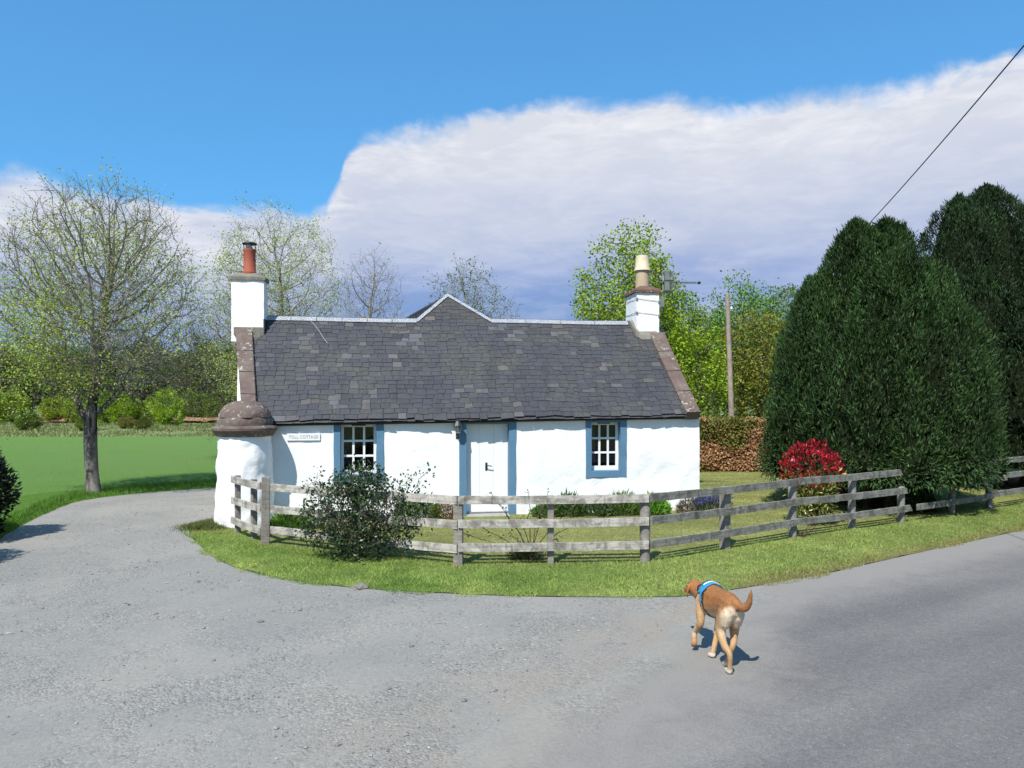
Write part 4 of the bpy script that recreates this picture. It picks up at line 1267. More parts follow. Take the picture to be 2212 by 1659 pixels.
def grow(trunk, attr, step=0.22, infl=1.6, kill=0.34, it=90, trop=0.10, jit=0.12, seed=1):
    """space colonisation; trunk: list of polylines, each [(parent index or None), points...]"""
    r = np.random.default_rng(seed)
    pos, par = [], []
    for pi, pts in trunk:
        last_ = pi
        for p in pts:
            pos.append(np.array(p, float)); par.append(-1 if last_ is None else last_); last_ = len(pos) - 1
    A = np.asarray(attr, float)
    X = np.array(pos); near = np.zeros(len(A), int); nd = np.full(len(A), 1e9)
    def upd(i0):
        nonlocal near, nd
        N = np.array(pos[i0:])
        dm = np.sqrt(((A[:, None] - N[None]) ** 2).sum(2)); j = dm.argmin(1); dv = dm[np.arange(len(A)), j]
        better = dv < nd
        near = np.where(better, j + i0, near); nd = np.where(better, dv, nd)
    upd(0)
    used = {}
    for _ in range(it):
        if len(A) == 0: break
        ok = nd < infl
        if not ok.any(): infl *= 1.4; continue
        new0 = len(pos)
        for i in np.unique(near[ok]):
            s_ = ok & (near == i)
            dv = unit(A[s_] - pos[i]).sum(0); dv = dv / (np.linalg.norm(dv) + 1e-9)
            dv = dv + np.array((0, 0, trop)) + r.normal(size=3) * jit; dv /= np.linalg.norm(dv)
            key = (i,); c = used.get(i, 0)
            if c > 3: 
                nd[s_] = 1e9; continue
            used[i] = c + 1
            pos.append(pos[i] + dv * step); par.append(i)
        if len(pos) == new0: break
        upd(new0)
        keep = nd > kill
        A, near, nd = A[keep], near[keep], nd[keep]
    return pos, par

def twigs(pos, par, n_per, length, seed=2, up=0.3, only_tips=False, nseg=2, minr=None):
    r = np.random.default_rng(seed)
    n0 = len(pos); ch = np.zeros(n0, int)
    for p in par:
        if p >= 0: ch[p] += 1
    depth = np.zeros(n0, int)
    tips = []
    for i in range(n0):
        if par[i] < 0: continue
        if only_tips and ch[i] > 0: continue
        if minr is not None and minr[i]: continue
        d = pos[i] - pos[par[i]]; d = d / (np.linalg.norm(d) + 1e-9)
        k = n_per if ch[i] == 0 else max(1, n_per - 2)
        for _ in range(k):
            dd = d * 0.8 + r.normal(size=3) * 0.55 + np.array((0, 0, up)); dd /= np.linalg.norm(dd)
            last_ = i; p = pos[i]; L = length * r.uniform(.5, 1.2)
            for s_ in range(nseg):
                dd = dd + r.normal(size=3) * .22; dd /= np.linalg.norm(dd)
                p = p + dd * L / nseg; pos.append(p); par.append(last_); last_ = len(pos) - 1
            tips.append((last_, dd))
    return tips

def radii(pos, par, rtrunk, rtip=0.004, ex=2.25):
    n = len(pos); acc = np.zeros(n); rad = np.zeros(n)
    best = np.full(n, -1); bestv = np.zeros(n)
    for i in range(n - 1, -1, -1):
        rad[i] = max(rtip, acc[i] ** (1 / ex))
        p = par[i]
        if p >= 0:
            acc[p] += rad[i] ** ex
            if rad[i] > bestv[p]: bestv[p] = rad[i]; best[p] = i
    main = np.zeros(n, bool); main[best[best >= 0]] = True
    k = rtrunk / rad[0]
    # scale only the thick wood so that twigs stay fine
    w_ = np.clip((rad - rtip) / (rad[0] - rtip), 0, 1) ** 0.5
    rad = rad * (1 + (k - 1) * w_)
    return rad, main

def order_ok(par):
    return all(p < i for i, p in enumerate(par))

def build_tree(name, loc, label, cat, pos, par, rtrunk, leafset, bark, leafmat, group=None, rtip=0.004, rz=0.0):
    rad, main = radii(pos, par, rtrunk, rtip)
    rad = np.array(rad); P = np.array(pos)
    low = P[:, 2] < 0.5
    rad = np.where((rad > rtrunk * .6) & low, rad * (1 + 0.35 * (0.5 - P[:, 2])), rad)
    V, F = tubes(P, par, rad, main)
    root = empty(name, loc, rz, label, cat, group)
    link('trunk', mk('trunk', V, F, smooth=True, mat=bark), root)
    if leafset is not None:
        V, F, T = leafset
        link('crown', mk('crown', V, F, T, mat=leafmat), root)
    return root

def envelope(n, c, rx, ry, rz_, seed, hollow=0.0, squash=None, pw=0.6):
    r = np.random.default_rng(seed)
    v = unit(r.normal(size=(n * 3, 3))); rr = r.uniform(hollow ** 2, 1, size=(n * 3, 1)) ** (pw)
    p = v * rr
    if squash: p = p[p[:, 2] > squash]
    p = p[:n]
    return p * np.array((rx, ry, rz_)) + np.array(c)

def leaf_on(tips, pos, per, L, W, base, spread=0.10, seed=3, frac=1.0, amt=.22, clump=None):
    r = np.random.default_rng(seed)
    ids = [t for t in tips if r.uniform() < (frac if clump is None else clump(pos[t[0]]) * frac)]
    if not ids: ids = tips[:2]
    P = np.array([pos[t[0]] for t in ids]); Dv = np.array([t[1] for t in ids])
    P = np.repeat(P, per, 0) + r.normal(size=(len(P) * per, 3)) * spread; Dv = np.repeat(Dv, per, 0) * .6 + r.normal(size=(len(P), 3)) * .7
    n = len(P)
    return leaves(P, Dv, r.uniform(.6, 1.2, n) * L, r.uniform(.7, 1.2, n) * W, vary(base, n, amt), None)

def cat_sets(*sets):
    Vs, Fs, Ts = [], [], []; o_ = 0
    for V, F, T in sets:
        Vs.append(V); Fs.append(F + o_); Ts.append(T); o_ += len(V)
    return np.concatenate(Vs), np.concatenate(Fs), np.concatenate(Ts)

# ---- the big bare sycamore by the lane
def curve3(a, b, n, bend=(0, 0, 0)):
    a, b, bend = map(lambda q: np.array(q, float), (a, b, bend))
    return [a + (b - a) * t + bend * 4 * t * (1 - t) for t in np.linspace(0, 1, n)]
tb = G(203, 1068)
trunk = [(None, curve3((0.02, 0, -.2), (-0.07, 0, 2.05), 11, (-.05, 0, 0)))]            # 0..10
trunk.append((10, curve3((-.03, .05, 2.25), (0.22, .1, 4.6), 11, (-.04, 0, 0))))         # main leader
trunk.append((8, curve3((-.16, 0, 1.75), (-.62, -.15, 3.7), 9, (-.14, 0, -.05))))        # left limb
trunk.append((9, curve3((.05, .0, 1.95), (.95, .1, 3.3), 7, (.1, 0, -.12))))             # right limb
trunk.append((10, curve3((.0, -.1, 2.25), (.35, -.7, 3.8), 7, (.1, 0, -.1))))
trunk.append((10, curve3((-.1, .1, 2.2), (-.25, .8, 3.8), 7, (.0, .1, -.1))))
A = np.concatenate([envelope(3000, (0.12, 0, 4.35), 2.4, 2.2, 3.2, 5, 0.2, -0.62, 0.5), envelope(300, (0, 0, 2.7), 2.4, 1.8, .9, 6, .4)])
A = A[(A[:, 2] > 1.75)]
pos, par = grow(trunk, A, 0.15, 1.3, 0.19, 80, 0.30, 0.10, 4)
rthin = [False] * 11 + [False] * (len(pos) - 11)
thick = [i < 52 for i in range(len(pos))]
tips = twigs(pos, par, 3, 0.40, 8, 0.45, False, 2, thick)
def clump_l(p):
    k = mnoise.noise(Vector(p) * 0.9 + Vector((3, 1, 8)))
    return min(1, max(0.05, 0.34 + 1.6 * k + (0.5 if p[0] < -0.2 and p[2] < 4.9 else 0) - (0.28 if p[2] > 5.6 else 0) - (.25 if p[0] > .7 else 0)))
ls = cat_sets(leaf_on(tips, pos, 14, .055, .042, (0.36, 0.44, 0.09), .13, 3, 0.85, .2, clump_l),
              leaf_on(tips, pos, 2, .04, .028, (0.26, 0.27, 0.11), .04, 5, 0.7))
build_tree('sycamore_tree', tb, 'nearly leafless tree with mottled grey trunk standing alone beside the curving lane', 'tree', pos, par, 0.148, ls, M['bark'], M['leaf'])

# ---- second tree, behind the left chimney
def airy_tree(seed, H, rx, zc, rzv, nat, rtr, lean=0.0, twl=.45, ntw=3, trunk_h=0.3):
    trunk = [(None, curve3((0, 0, -.3), (lean * .4, 0, H * trunk_h), 8)), ]
    trunk.append((7, curve3((lean * .45, 0, H * trunk_h + .2), (lean, 0, H * .72), 10, (.12, .1, 0))))
    rr = np.random.default_rng(seed)
    for k in range(4):
        a = rr.uniform(0, 6.28)
        trunk.append((7 - k % 3, curve3((0.1 * math.cos(a), .1 * math.sin(a), H * trunk_h + .1 * k), (rx * .5 * math.cos(a), rx * .5 * math.sin(a), H * .55), 6, (0, 0, -.2))))
    A = envelope(nat, (lean * .6, 0, zc), rx, rx * .9, rzv, seed, .2, None, .5)
    A = A[A[:, 2] > 0.9]
    pos, par = grow(trunk, A, 0.20, 2.0, 0.25, 70, .26, .10, seed)
    thick = [i < 18 for i in range(len(pos))]
    tips = twigs(pos, par, ntw, twl, seed + 1, .2, False, 2, thick)
    return pos, par, tips
pos, par, tips = airy_tree(21, 9.0, 2.4, 5.0, 4.1, 2200, .17, 0.3)
def clump_b(p):
    k = mnoise.noise(Vector(p) * 1.0 + Vector((9, 1, 2)))
    return min(1, max(0.12, 0.34 + 1.7 * k + (.25 if p[2] < 4 else 0)))
ls = cat_sets(leaf_on(tips, pos, 14, .06, .045, (0.36, 0.44, 0.09), .14, 3, .8, .2, clump_b), leaf_on(tips, pos, 5, .045, .035, (0.36, 0.37, 0.19), .08, 6, .85))
q = at(585, 900, 26.0)
build_tree('budding_tree', (q.x, q.y, 0), 'airy budding tree with yellow-green leaf tufts rising behind the red-potted chimney', 'tree', pos, par, .17, ls, M['grey_twig'], M['leaf'], rz=.4)
# lower spreading tree between the two, its boughs drooping over the field edge
pos, par, tips = airy_tree(33, 6.2, 2.7, 3.4, 2.6, 1700, .15, -0.5, .4, 3, .26)
ls = cat_sets(leaf_on(tips, pos, 4, .075, .05, (0.15, 0.185, 0.05), .13, 3, .6, .28, clump_b), leaf_on(tips, pos, 3, .06, .045, (0.16, 0.16, 0.075), .06, 6, .7))
q = at(512, 930, 29.0)
build_tree('budding_tree', (q.x, q.y, 0), 'low spreading budding tree left of the cottage gable, boughs hanging over the field', 'tree', pos, par, .15, ls, M['twig'], M['leaf'], rz=1.4)
# bare tree above the ridge
pos, par, tips = airy_tree(41, 8.6, 1.75, 6.2, 2.7, 800, .14, 0.1, .75, 2, .4)
ls = leaf_on(tips, pos, 2, .10, .06, (0.17, 0.20, 0.05), .06, 3, .35, .25, clump_b)
q = at(800, 900, 33.0)
build_tree('bare_tree', (q.x, q.y, 0), 'slender leafless grey tree showing above the ridge between chimney and gablet', 'tree', pos, par, .14, ls, M['grey_twig'], M['leaf'], rz=2.0)
pos, par, tips = airy_tree(47, 8.3, 1.9, 6.0, 2.7, 900, .14, 0.1, .6, 3, .4)
ls = leaf_on(tips, pos, 4, .10, .06, (0.12, 0.17, 0.05), .08, 3, .7, .25)
q = at(1005, 900, 34.5)
build_tree('budding_tree', (q.x, q.y, 0), 'grey-green budding tree peeping over the slated gablet', 'tree', pos, par, .14, ls, M['grey_twig'], M['leaf'], rz=.7)
o_small = None
for px_, D_, sc_, lab in ((1085, 40, .92, 'small grey-green tree top just right of the gablet'), (1200, 52, .95, 'faint bare tree top low over the roof ridge left of the leafy green tree')):
    pos, par, tips = airy_tree(50 + px_ % 7, 8.0 * sc_, 1.3, 6.0 * sc_, 2.1, 220, .12, 0, .6, 2, .4)
    ls = leaf_on(tips, pos, 3, .10, .06, (0.11, 0.15, 0.05), .08, 3, .6 if px_ < 1100 else .1, .25)
    q = at(px_, 900, D_)
    build_tree('budding_tree' if px_ < 1100 else 'bare_tree', (q.x, q.y, 0), lab, 'tree', pos, par, .12, ls, M['grey_twig'], M['leaf'])

# ---- leafy trees on the right
def leafy(seed, H, rx, zc, rzv, nat, base, per, L, clusters=None, twl=.35, hollow=.35, rtr=.17):
    trunk = [(None, curve3((0, 0, -.3), (0.05, 0, H * .3), 8)), (7, curve3((.05, 0, H * .33), (.15, 0, H * .8), 9, (.1, .1, 0)))]
    r = np.random.default_rng(seed)
    A = envelope(nat, (0, 0, zc), rx, rx, rzv, seed, hollow, None, .45)
    k = np.array([mnoise.noise(Vector(p) * 0.75 + Vector((seed, 0, 0))) for p in A])
    A = A[(k > -.16) & (A[:, 2] > .8)]
    pos, par = grow(trunk, A, .28, 2.6, .38, 60, .10, .15, seed)
    tips = twigs(pos, par, 3, twl, seed, .1, False, 1, [i < 14 for i in range(len(pos))])
    ls = leaf_on(tips, pos, per, L, L * .62, base, .17, seed + 5, 1.0, .28)
    return pos, par, ls
YG = (0.245, 0.335, 0.028)
pos, par, ls = leafy(61, 8.7, 2.1, 5.4, 3.3, 1500, YG, 18, .135)
q = at(1362, 900, 28.5)
build_tree('leafy_tree', (q.x, q.y, 0), 'bright yellow-green leafy tree rising behind the cream-potted chimney', 'tree', pos, par, .18, ls, M['twig'], M['leaf'])
RT = [(1500, 27.0, 4.9, 1.25, 2.9, 2.3, 71, (0.235, 0.34, 0.022), 6, 'low vivid lime-green tree beside the right-hand coping'),
      (1455, 31.0, 6.9, 1.3, 4.4, 2.6, 72, (0.15, 0.26, 0.025), 6, 'mid-green tree between the aerial and the right gable'),
      (1600, 31.5, 7.2, 1.5, 4.3, 3.1, 73, (0.145, 0.275, 0.05), 6, 'fresh green tree top behind the telegraph pole'),
      (1640, 29.0, 5.6, 1.6, 3.2, 2.6, 74, (0.20, 0.215, 0.035), 6, 'olive-gold leafy tree right of the telegraph pole beside the cypress'),
      (1545, 36.0, 6.6, 1.5, 3.8, 3.0, 75, (0.17, 0.19, 0.06), 4, 'dull olive tree between the lime-green tree and the pole'),
      (1690, 36.0, 7.6, 1.8, 4.6, 3.2, 76, (0.13, 0.21, 0.04), 5, 'green tree half hidden by the left side of the cypress')]
for px_, D_, H_, rx_, zc_, rzv_, sd_, base_, per_, lab in RT:
    pos, par, ls = leafy(sd_, H_, rx_, zc_, rzv_, 700, base_, (per_ + 5) * 2, .135)
    q = at(px_, 900, D_)
    build_tree('leafy_tree', (q.x, q.y, 0), lab, 'tree', pos, par, .14, ls, M['twig'], M['leaf'], group='leafy trees behind the cottage')

# ---- far wood: a few masters, copied
def copy_tree(o, loc, rz, s, color=None):
    c = o.copy(); COL.objects.link(c); c.location = loc; c.rotation_euler = (0, 0, rz); c.scale = (s[0], s[0], s[1])
    for ch in o.children:
        k = ch.copy(); COL.objects.link(k); k.parent = c
        if color and k.name.startswith('crown'): k.color = (*color, 1)
    return c
def wood_master(seed, H, rx, zc, rzv, base, per, L, bark, kind):
    pos, par, ls = leafy(seed, H, rx, zc, rzv, 360, base, per, L, twl=.5, hollow=.3)
    return build_tree('woodland_tree', (0, 0, 0), 'x', 'tree', pos, par, .16, ls, bark, M['leaf'])
def bush_master(seed, base, n=5200):
    r = np.random.default_rng(seed)
    P = envelope(n, (0, 0, 1.55), 1.5, 1.4, 1.75, seed, .55, None, .4)
    lump = np.array([mnoise.noise(Vector(p) * .9 + Vector((seed, 3, 0))) for p in P])[:, None]
    P = (P - np.array((0, 0, 1.2))) * (1 + .5 * lump) + np.array((0, 0, 1.2))
    k = np.array([mnoise.noise(Vector(p) * 1.1 + Vector((seed, 0, 0))) for p in P]); P = P[(k > -.15) & (P[:, 2] > .05)]
    Dv = P - np.array((0, 0, 1.0)) + r.normal(size=P.shape) * .6 + np.array((0, 0, .3))
    cl = np.array([mnoise.noise(Vector(p) * 2.2) for p in P])[:, None]
    ls = leaves(P, Dv, r.uniform(.12, .24, len(P)), r.uniform(.08, .15, len(P)), vary(base, len(P), .2) * (1 + cl * .6))
    root = empty('bush', (0, 0, 0), 0, 'x', 'bush')
    m = MB()
    for k in range(7):
        a = k * .9; m.tube([(0.05 * math.cos(a), .05 * math.sin(a), -.1), (.4 * math.cos(a), .4 * math.sin(a), .9), (.8 * math.cos(a), .8 * math.sin(a), 1.9)], [.05, .03, .012], 5)
    m.build('stem', M['twig'], root)
    link('crown', mk('crown', *ls, mat=M['leaf']), root)
    return root
wm = [wood_master(81, 9.0, 2.5, 5.2, 3.9, (0.060, 0.090, 0.030), 7, .30, M['twig'], 0),
      wood_master(82, 9.5, 2.2, 5.4, 4.2, (0.115, 0.115, 0.068), 4, .24, M['grey_twig'], 1),
      wood_master(83, 9.0, 2.3, 4.9, 4.2, (0.038, 0.062, 0.030), 9, .30, M['twig'], 2)]
wl = ['dark green tree in the far wood beyond the field', 'thin brownish half-bare tree in the far wood beyond the field', 'very dark evergreen tree in the far wood beyond the field']
wg = ['dark green trees of the far wood', 'half-bare trees of the far wood', 'evergreen trees of the far wood']
rr = random.Random(5)
first = [True, True, True]
spots = []
px_ = -170
while px_ < 640:
    spots.append((px_, rr.uniform(80, 86), rr.choice((0, 0, 1, 2, 1)), rr.uniform(.78, .98)))
    spots.append((px_ + 20, rr.uniform(90, 99), rr.choice((0, 2, 2, 1)), rr.uniform(.95, 1.15)))
    px_ += rr.uniform(34, 46)
for px_ in (1470, 1530, 1590, 1650, 1710): spots.append((px_, rr.uniform(84, 95), rr.choice((0, 1, 2)), rr.uniform(.75, .85)))
spots.sort()
ORD = 'first second third fourth fifth sixth seventh eighth ninth tenth eleventh twelfth thirteenth fourteenth fifteenth sixteenth seventeenth eighteenth nineteenth twentieth'.split()
cnt = [0, 0, 0]
for px_, D_, k, s_ in spots:
    p = at(px_, 900, D_); loc = (p.x, D_, 0); rz = rr.uniform(0, 6.28); sx = s_ * rr.uniform(.9, 1.15)
    if first[k]:
        o = wm[k]; o.location = loc; o.rotation_euler = (0, 0, rz); o.scale = (sx, sx, s_); first[k] = False
    else:
        g = rr.uniform(.75, 1.25)
        o = copy_tree(wm[k], loc, rz, (sx, s_), (g, g * rr.uniform(.92, 1.08), g))
    lab_ = ORD[cnt[k]] + ' ' + wl[k] + ', counting from the left'; cnt[k] += 1
    if px_ > 1400: lab_ = wl[k].split(' in the')[0] + ' far off behind the leafy trees, ' + {1470: 'nearest the chimney', 1530: 'left of the pole', 1590: 'just right of the pole', 1650: 'midway from pole to cypress', 1710: 'beside the cypress'}[px_]
    tag(o, lab_, 'tree', wg[k])
bush0 = bush_master(91, (0.235, 0.32, 0.042), 7000)
BU = [(20, 74, 1.25, (1, 1.1, .9), 'dark-footed green bush at the left end of the far field edge'), (120, 75, 1.05, (1.1, 1.0, .8), 'yellow-green bush left of the big trunk on the far field edge'),
      (160, 74.5, .95, (1.1, 1.05, .8), 'light green bush just left of the big trunk on the far field edge'), (230, 73.5, 1.3, (.95, 1.1, .9), 'tall pointed green bush just right of the big trunk'),
      (268, 73, 1.05, (1.15, 1.2, .9), 'second green bush right of the big trunk'), (318, 74, 1.0, (1, 1, .9), 'low olive bush between the green bush and the pale round one'),
      (362, 66, 1.2, (1.35, 1.35, 1.0), 'largest pale lime round bush on the far field edge'), (-40, 73, 1.4, (1, 1, 1), 'green bush cut by the left picture edge on the far field side'),
      (420, 76, 1.1, (.7, .72, .7), 'dull green bush behind the drooping boughs near the cottage'), (468, 76, 1.2, (.8, .85, .6), 'olive bush beside the gable on the far field edge')]
for k, (px_, D_, s_, colr, lab) in enumerate(BU):
    p = at(px_, 900, D_)
    if k == 0:
        s_ *= .84; o = bush0; o.location = (p.x, D_, 0); o.scale = (s_, s_, s_); o.children[1].color = (*colr, 1)
    else:
        o = copy_tree(bush0, (p.x, D_, 0), k * 1.3, (s_ * .84 * rr.uniform(.85, 1.1), s_ * .84 * rr.uniform(.9, 1.1)), colr)
    tag(o, lab, 'bush', 'bushes along the far field edge')
for k, (px_, D_, s_, colr, lab) in enumerate([(62, 56, .45, (.5, .55, .7), 'small dark tuft of scrub on the rough strip, left'), (185, 55, .35, (.6, .6, .7), 'low scrub on the rough strip hard by the big trunk'),
                                             (310, 58, .34, (.6, .52, .9), 'brownish-green low shrub on the rough strip'), (273, 60, .32, (.9, .62, 1.2), 'dead brown low shrub on the rough strip')]):
    p = at(px_, 900, D_)
    tag(copy_tree(bush0, (p.x, D_, -.1), k * 2.1 + .7, (s_ * 1.25, s_), colr), lab, 'shrub', 'scrub on the rough strip')
# pale blossoming tree in the wood
p = at(283, 880, 78)
o = copy_tree(wm[1], (p.x, 78, 0), 1.0, (.55, .72), (3.2, 3.0, 4.0)); tag(o, 'pale grey-pink blossoming tree in the far wood', 'tree')

# ---- cypresses
def cypress(name, loc, label, cols, nfr, base, seed, lo=.35, fsz=1.0):
    """dense evergreen: several upright leaders grown together, each a lumpy dome closely set with sprays"""
    r = np.random.default_rng(seed)
    root = empty(name, loc, 0, label, 'tree')
    nt, nzt = 120, 60
    sets, cV, cF, tabs = [], [], [], []
    for ci_, (cx_, cy_, H, Rr) in enumerate(cols):
        zm = H * .30; sdv = Vector((seed * 3.7 + ci_ * 5.1, seed * 1.3, ci_ * 2.2))
        def rad_at(th, z):
            f = max(0, 1 - ((z - zm) / (H - zm)) ** 1.9) ** .55 if z > zm else .86 + .14 * math.sin(math.pi / 2 * max(0, z - lo) / (zm - lo))
            d = Vector((math.cos(th), math.sin(th), 0))
            n1 = mnoise.noise(d * 1.6 + Vector((0, 0, z * .6)) + sdv); n2 = mnoise.noise(d * 3.4 * Rr + Vector((0, 0, z * 1.2)) + sdv * 2); n3 = mnoise.noise(d * 7.5 * Rr + Vector((0, 0, z * 2.4)) + sdv)
            return max(.02, Rr * f * (1.02 + .32 * n1) + fsz * (.55 * (.18 - abs(n2)) + .30 * (.2 - abs(n3))) * min(1, f + .35))
        tabs.append((lo, np.array([[rad_at(6.2832 * i_ / nt, lo + (H - lo) * j_ / (nzt - 1)) for i_ in range(nt)] for j_ in range(nzt)])))
    def inside(P, skip, k):
        res = np.zeros(len(P), bool)
        for q, (cx_, cy_, H, Rr) in enumerate(cols):
            if q == skip: continue
            dx, dy = P[:, 0] - cx_, P[:, 1] - cy_; rr_ = np.hypot(dx, dy); th = np.arctan2(dy, dx) % 6.2832
            jj = ((P[:, 2] - lo) / (H - lo) * (nzt - 1)).astype(int); ok = (jj >= 0) & (jj < nzt)
            t_ = tabs[q][1][np.clip(jj, 0, nzt - 1), (th / 6.2832 * nt).astype(int) % nt]
            res |= ok & (rr_ < t_ * k - .03)
        return res
    area = [H * R_ for (_, _, H, R_) in cols]
    for ci_, (cx_, cy_, H, Rr) in enumerate(cols):
        tab = tabs[ci_][1]; n = int(nfr * area[ci_] / sum(area))
        u = r.uniform(0, 1, n); u = np.where(r.uniform(size=n) < .16, 1 - np.abs(r.normal(0, .08, n)), u).clip(0, 1); th = r.uniform(0, 6.2832, n)
        fz = u * (nzt - 1); j0 = np.minimum(fz.astype(int), nzt - 2); i0 = (th / 6.2832 * nt).astype(int) % nt
        rr_ = tab[j0, i0] * (1 - (fz - j0)) + tab[j0 + 1, i0] * (fz - j0)
        z = lo + u * (H - lo) + r.normal(0, .05, n) * fsz
        rr_ = np.where(u > .95, rr_ * np.sqrt(r.uniform(0, 1, n)), rr_ * (1 - np.abs(r.normal(0, .07, n))))
        out = np.stack([np.cos(th), np.sin(th), np.zeros(n)], 1)
        P = out * rr_[:, None] + np.array((cx_, cy_, 0)); P[:, 2] = z
        keep = ~inside(P, ci_, .84); P, u, z, out = P[keep], u[keep], z[keep], out[keep]; n = len(P)
        Dv = out * .55 + np.array((0, 0, 1.0)) * (.75 + u[:, None] * .5) + r.normal(size=(n, 3)) * .42
        low = np.clip((lo + .7 - z) / .7, 0, 1)[:, None] * fsz; Dv = Dv - np.array((0, 0, 1.5)) * low
        cl = np.array([mnoise.noise(Vector((p[0] * 2.0, p[1] * 2.0, p[2] * 1.1))) for p in P])[:, None]
        t = vary(base, n, .28) * (1 + .6 * cl) * r.uniform(.88, 1.15)
        tip = r.uniform(size=(n, 1)) < .06; t = np.where(tip, t * np.array((2.0, 1.7, 1.3)), t)
        sets.append(leaves(P, Dv, r.uniform(.06, .16, n) * fsz, r.uniform(.02, .038, n) * fsz, t, out))
        # short leading plumes that break the outline
        for k in range(int(9 * Rr + 3)):
            j_ = int(r.uniform(.45, .99) * (nzt - 1)); th0 = r.uniform(0, 6.2832); f_ = .9 if j_ < .9 * nzt else math.sqrt(r.uniform(0, .9))
            c_ = np.array((cx_ + math.cos(th0) * tab[j_, int(th0 / 6.2832 * nt) % nt] * f_, cy_ + math.sin(th0) * tab[j_, int(th0 / 6.2832 * nt) % nt] * f_, lo + (H - lo) * j_ / (nzt - 1) - .30 * fsz))
            if inside(c_[None], ci_, .9)[0]: continue
            hp, rp_ = r.uniform(.35, .65) * fsz, r.uniform(.12, .26) * fsz; m_ = int(330 * hp / .6 / fsz)
            uu = r.uniform(0, 1, m_); a_ = r.uniform(0, 6.2832, m_); rad_ = rp_ * (1 - uu ** 1.6) * np.minimum(1, .35 + uu * 3) * r.uniform(.6, 1, m_)
            o_ = np.stack([np.cos(a_), np.sin(a_), np.zeros(m_)], 1)
            Pp = c_ + o_ * rad_[:, None] + np.stack([np.cos(th0) * uu * .1, np.sin(th0) * uu * .1, uu * hp], 1)
            sets.append(leaves(Pp, o_ * .5 + np.array((0, 0, 1.1)) + r.normal(size=(m_, 3)) * .35, r.uniform(.06, .14, m_) * fsz, r.uniform(.02, .036, m_) * fsz, vary(np.array(base) * r.uniform(.9, 1.5), m_, .25), o_))
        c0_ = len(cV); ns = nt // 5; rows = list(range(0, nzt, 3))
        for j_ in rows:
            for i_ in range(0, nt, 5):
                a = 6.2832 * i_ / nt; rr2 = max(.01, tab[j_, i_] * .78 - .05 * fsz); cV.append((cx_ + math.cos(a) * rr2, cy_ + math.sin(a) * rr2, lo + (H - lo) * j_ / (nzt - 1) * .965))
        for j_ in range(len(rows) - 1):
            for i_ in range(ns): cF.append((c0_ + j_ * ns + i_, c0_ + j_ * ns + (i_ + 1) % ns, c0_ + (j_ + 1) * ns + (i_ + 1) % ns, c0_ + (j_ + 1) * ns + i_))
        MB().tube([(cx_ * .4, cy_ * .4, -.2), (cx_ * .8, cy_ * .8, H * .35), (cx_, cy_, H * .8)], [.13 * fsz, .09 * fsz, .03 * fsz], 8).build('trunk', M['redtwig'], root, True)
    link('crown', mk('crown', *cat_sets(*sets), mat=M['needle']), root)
    link('light_blocking_core', mk('light_blocking_core', cV, cF, np.array(base) * .5, mat=M['dense_shade']), root)  # added solid core blocks light between the sprays, inner shade in its colour
    return root
c1 = at(1890, 900, 16.0)
NEAR = [(-.35, .1, 6.05, 1.15), (.35, .25, 6.1, 1.2), (-1.15, -.1, 4.9, 1.0), (1.1, 0, 5.2, 1.05), (-1.65, -.2, 3.5, .75), (1.6, -.2, 3.7, .80), (0, -.9, 5.2, 1.1), (-.85, -1.1, 3.9, .95), (.85, -1.1, 4.2, 1.0), (0, -1.4, 3.0, .9),
        (-.7, 1.1, 5.0, 1.1), (.8, 1.2, 5.1, 1.1)]
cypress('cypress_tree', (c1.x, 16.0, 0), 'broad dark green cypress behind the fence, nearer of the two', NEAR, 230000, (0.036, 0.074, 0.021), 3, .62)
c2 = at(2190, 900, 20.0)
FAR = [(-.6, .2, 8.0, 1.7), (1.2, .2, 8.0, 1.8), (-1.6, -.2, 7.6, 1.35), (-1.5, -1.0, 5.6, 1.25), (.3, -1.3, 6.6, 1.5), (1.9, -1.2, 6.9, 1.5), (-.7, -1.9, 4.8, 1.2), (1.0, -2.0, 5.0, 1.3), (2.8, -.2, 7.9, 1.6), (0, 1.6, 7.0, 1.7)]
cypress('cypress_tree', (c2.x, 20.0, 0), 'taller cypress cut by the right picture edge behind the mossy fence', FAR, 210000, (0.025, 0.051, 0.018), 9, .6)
c4 = at(1983, 1100, 14.55)
cypress('cypress_sapling', (c4.x, 14.7, 0), 'little cypress sapling at the gap between the two fences', [(0, 0, 1.0, .28), (-.25, -.05, .7, .22), (.24, 0, .82, .24)], 5000, (0.045, 0.085, 0.028), 15, .06, .45)

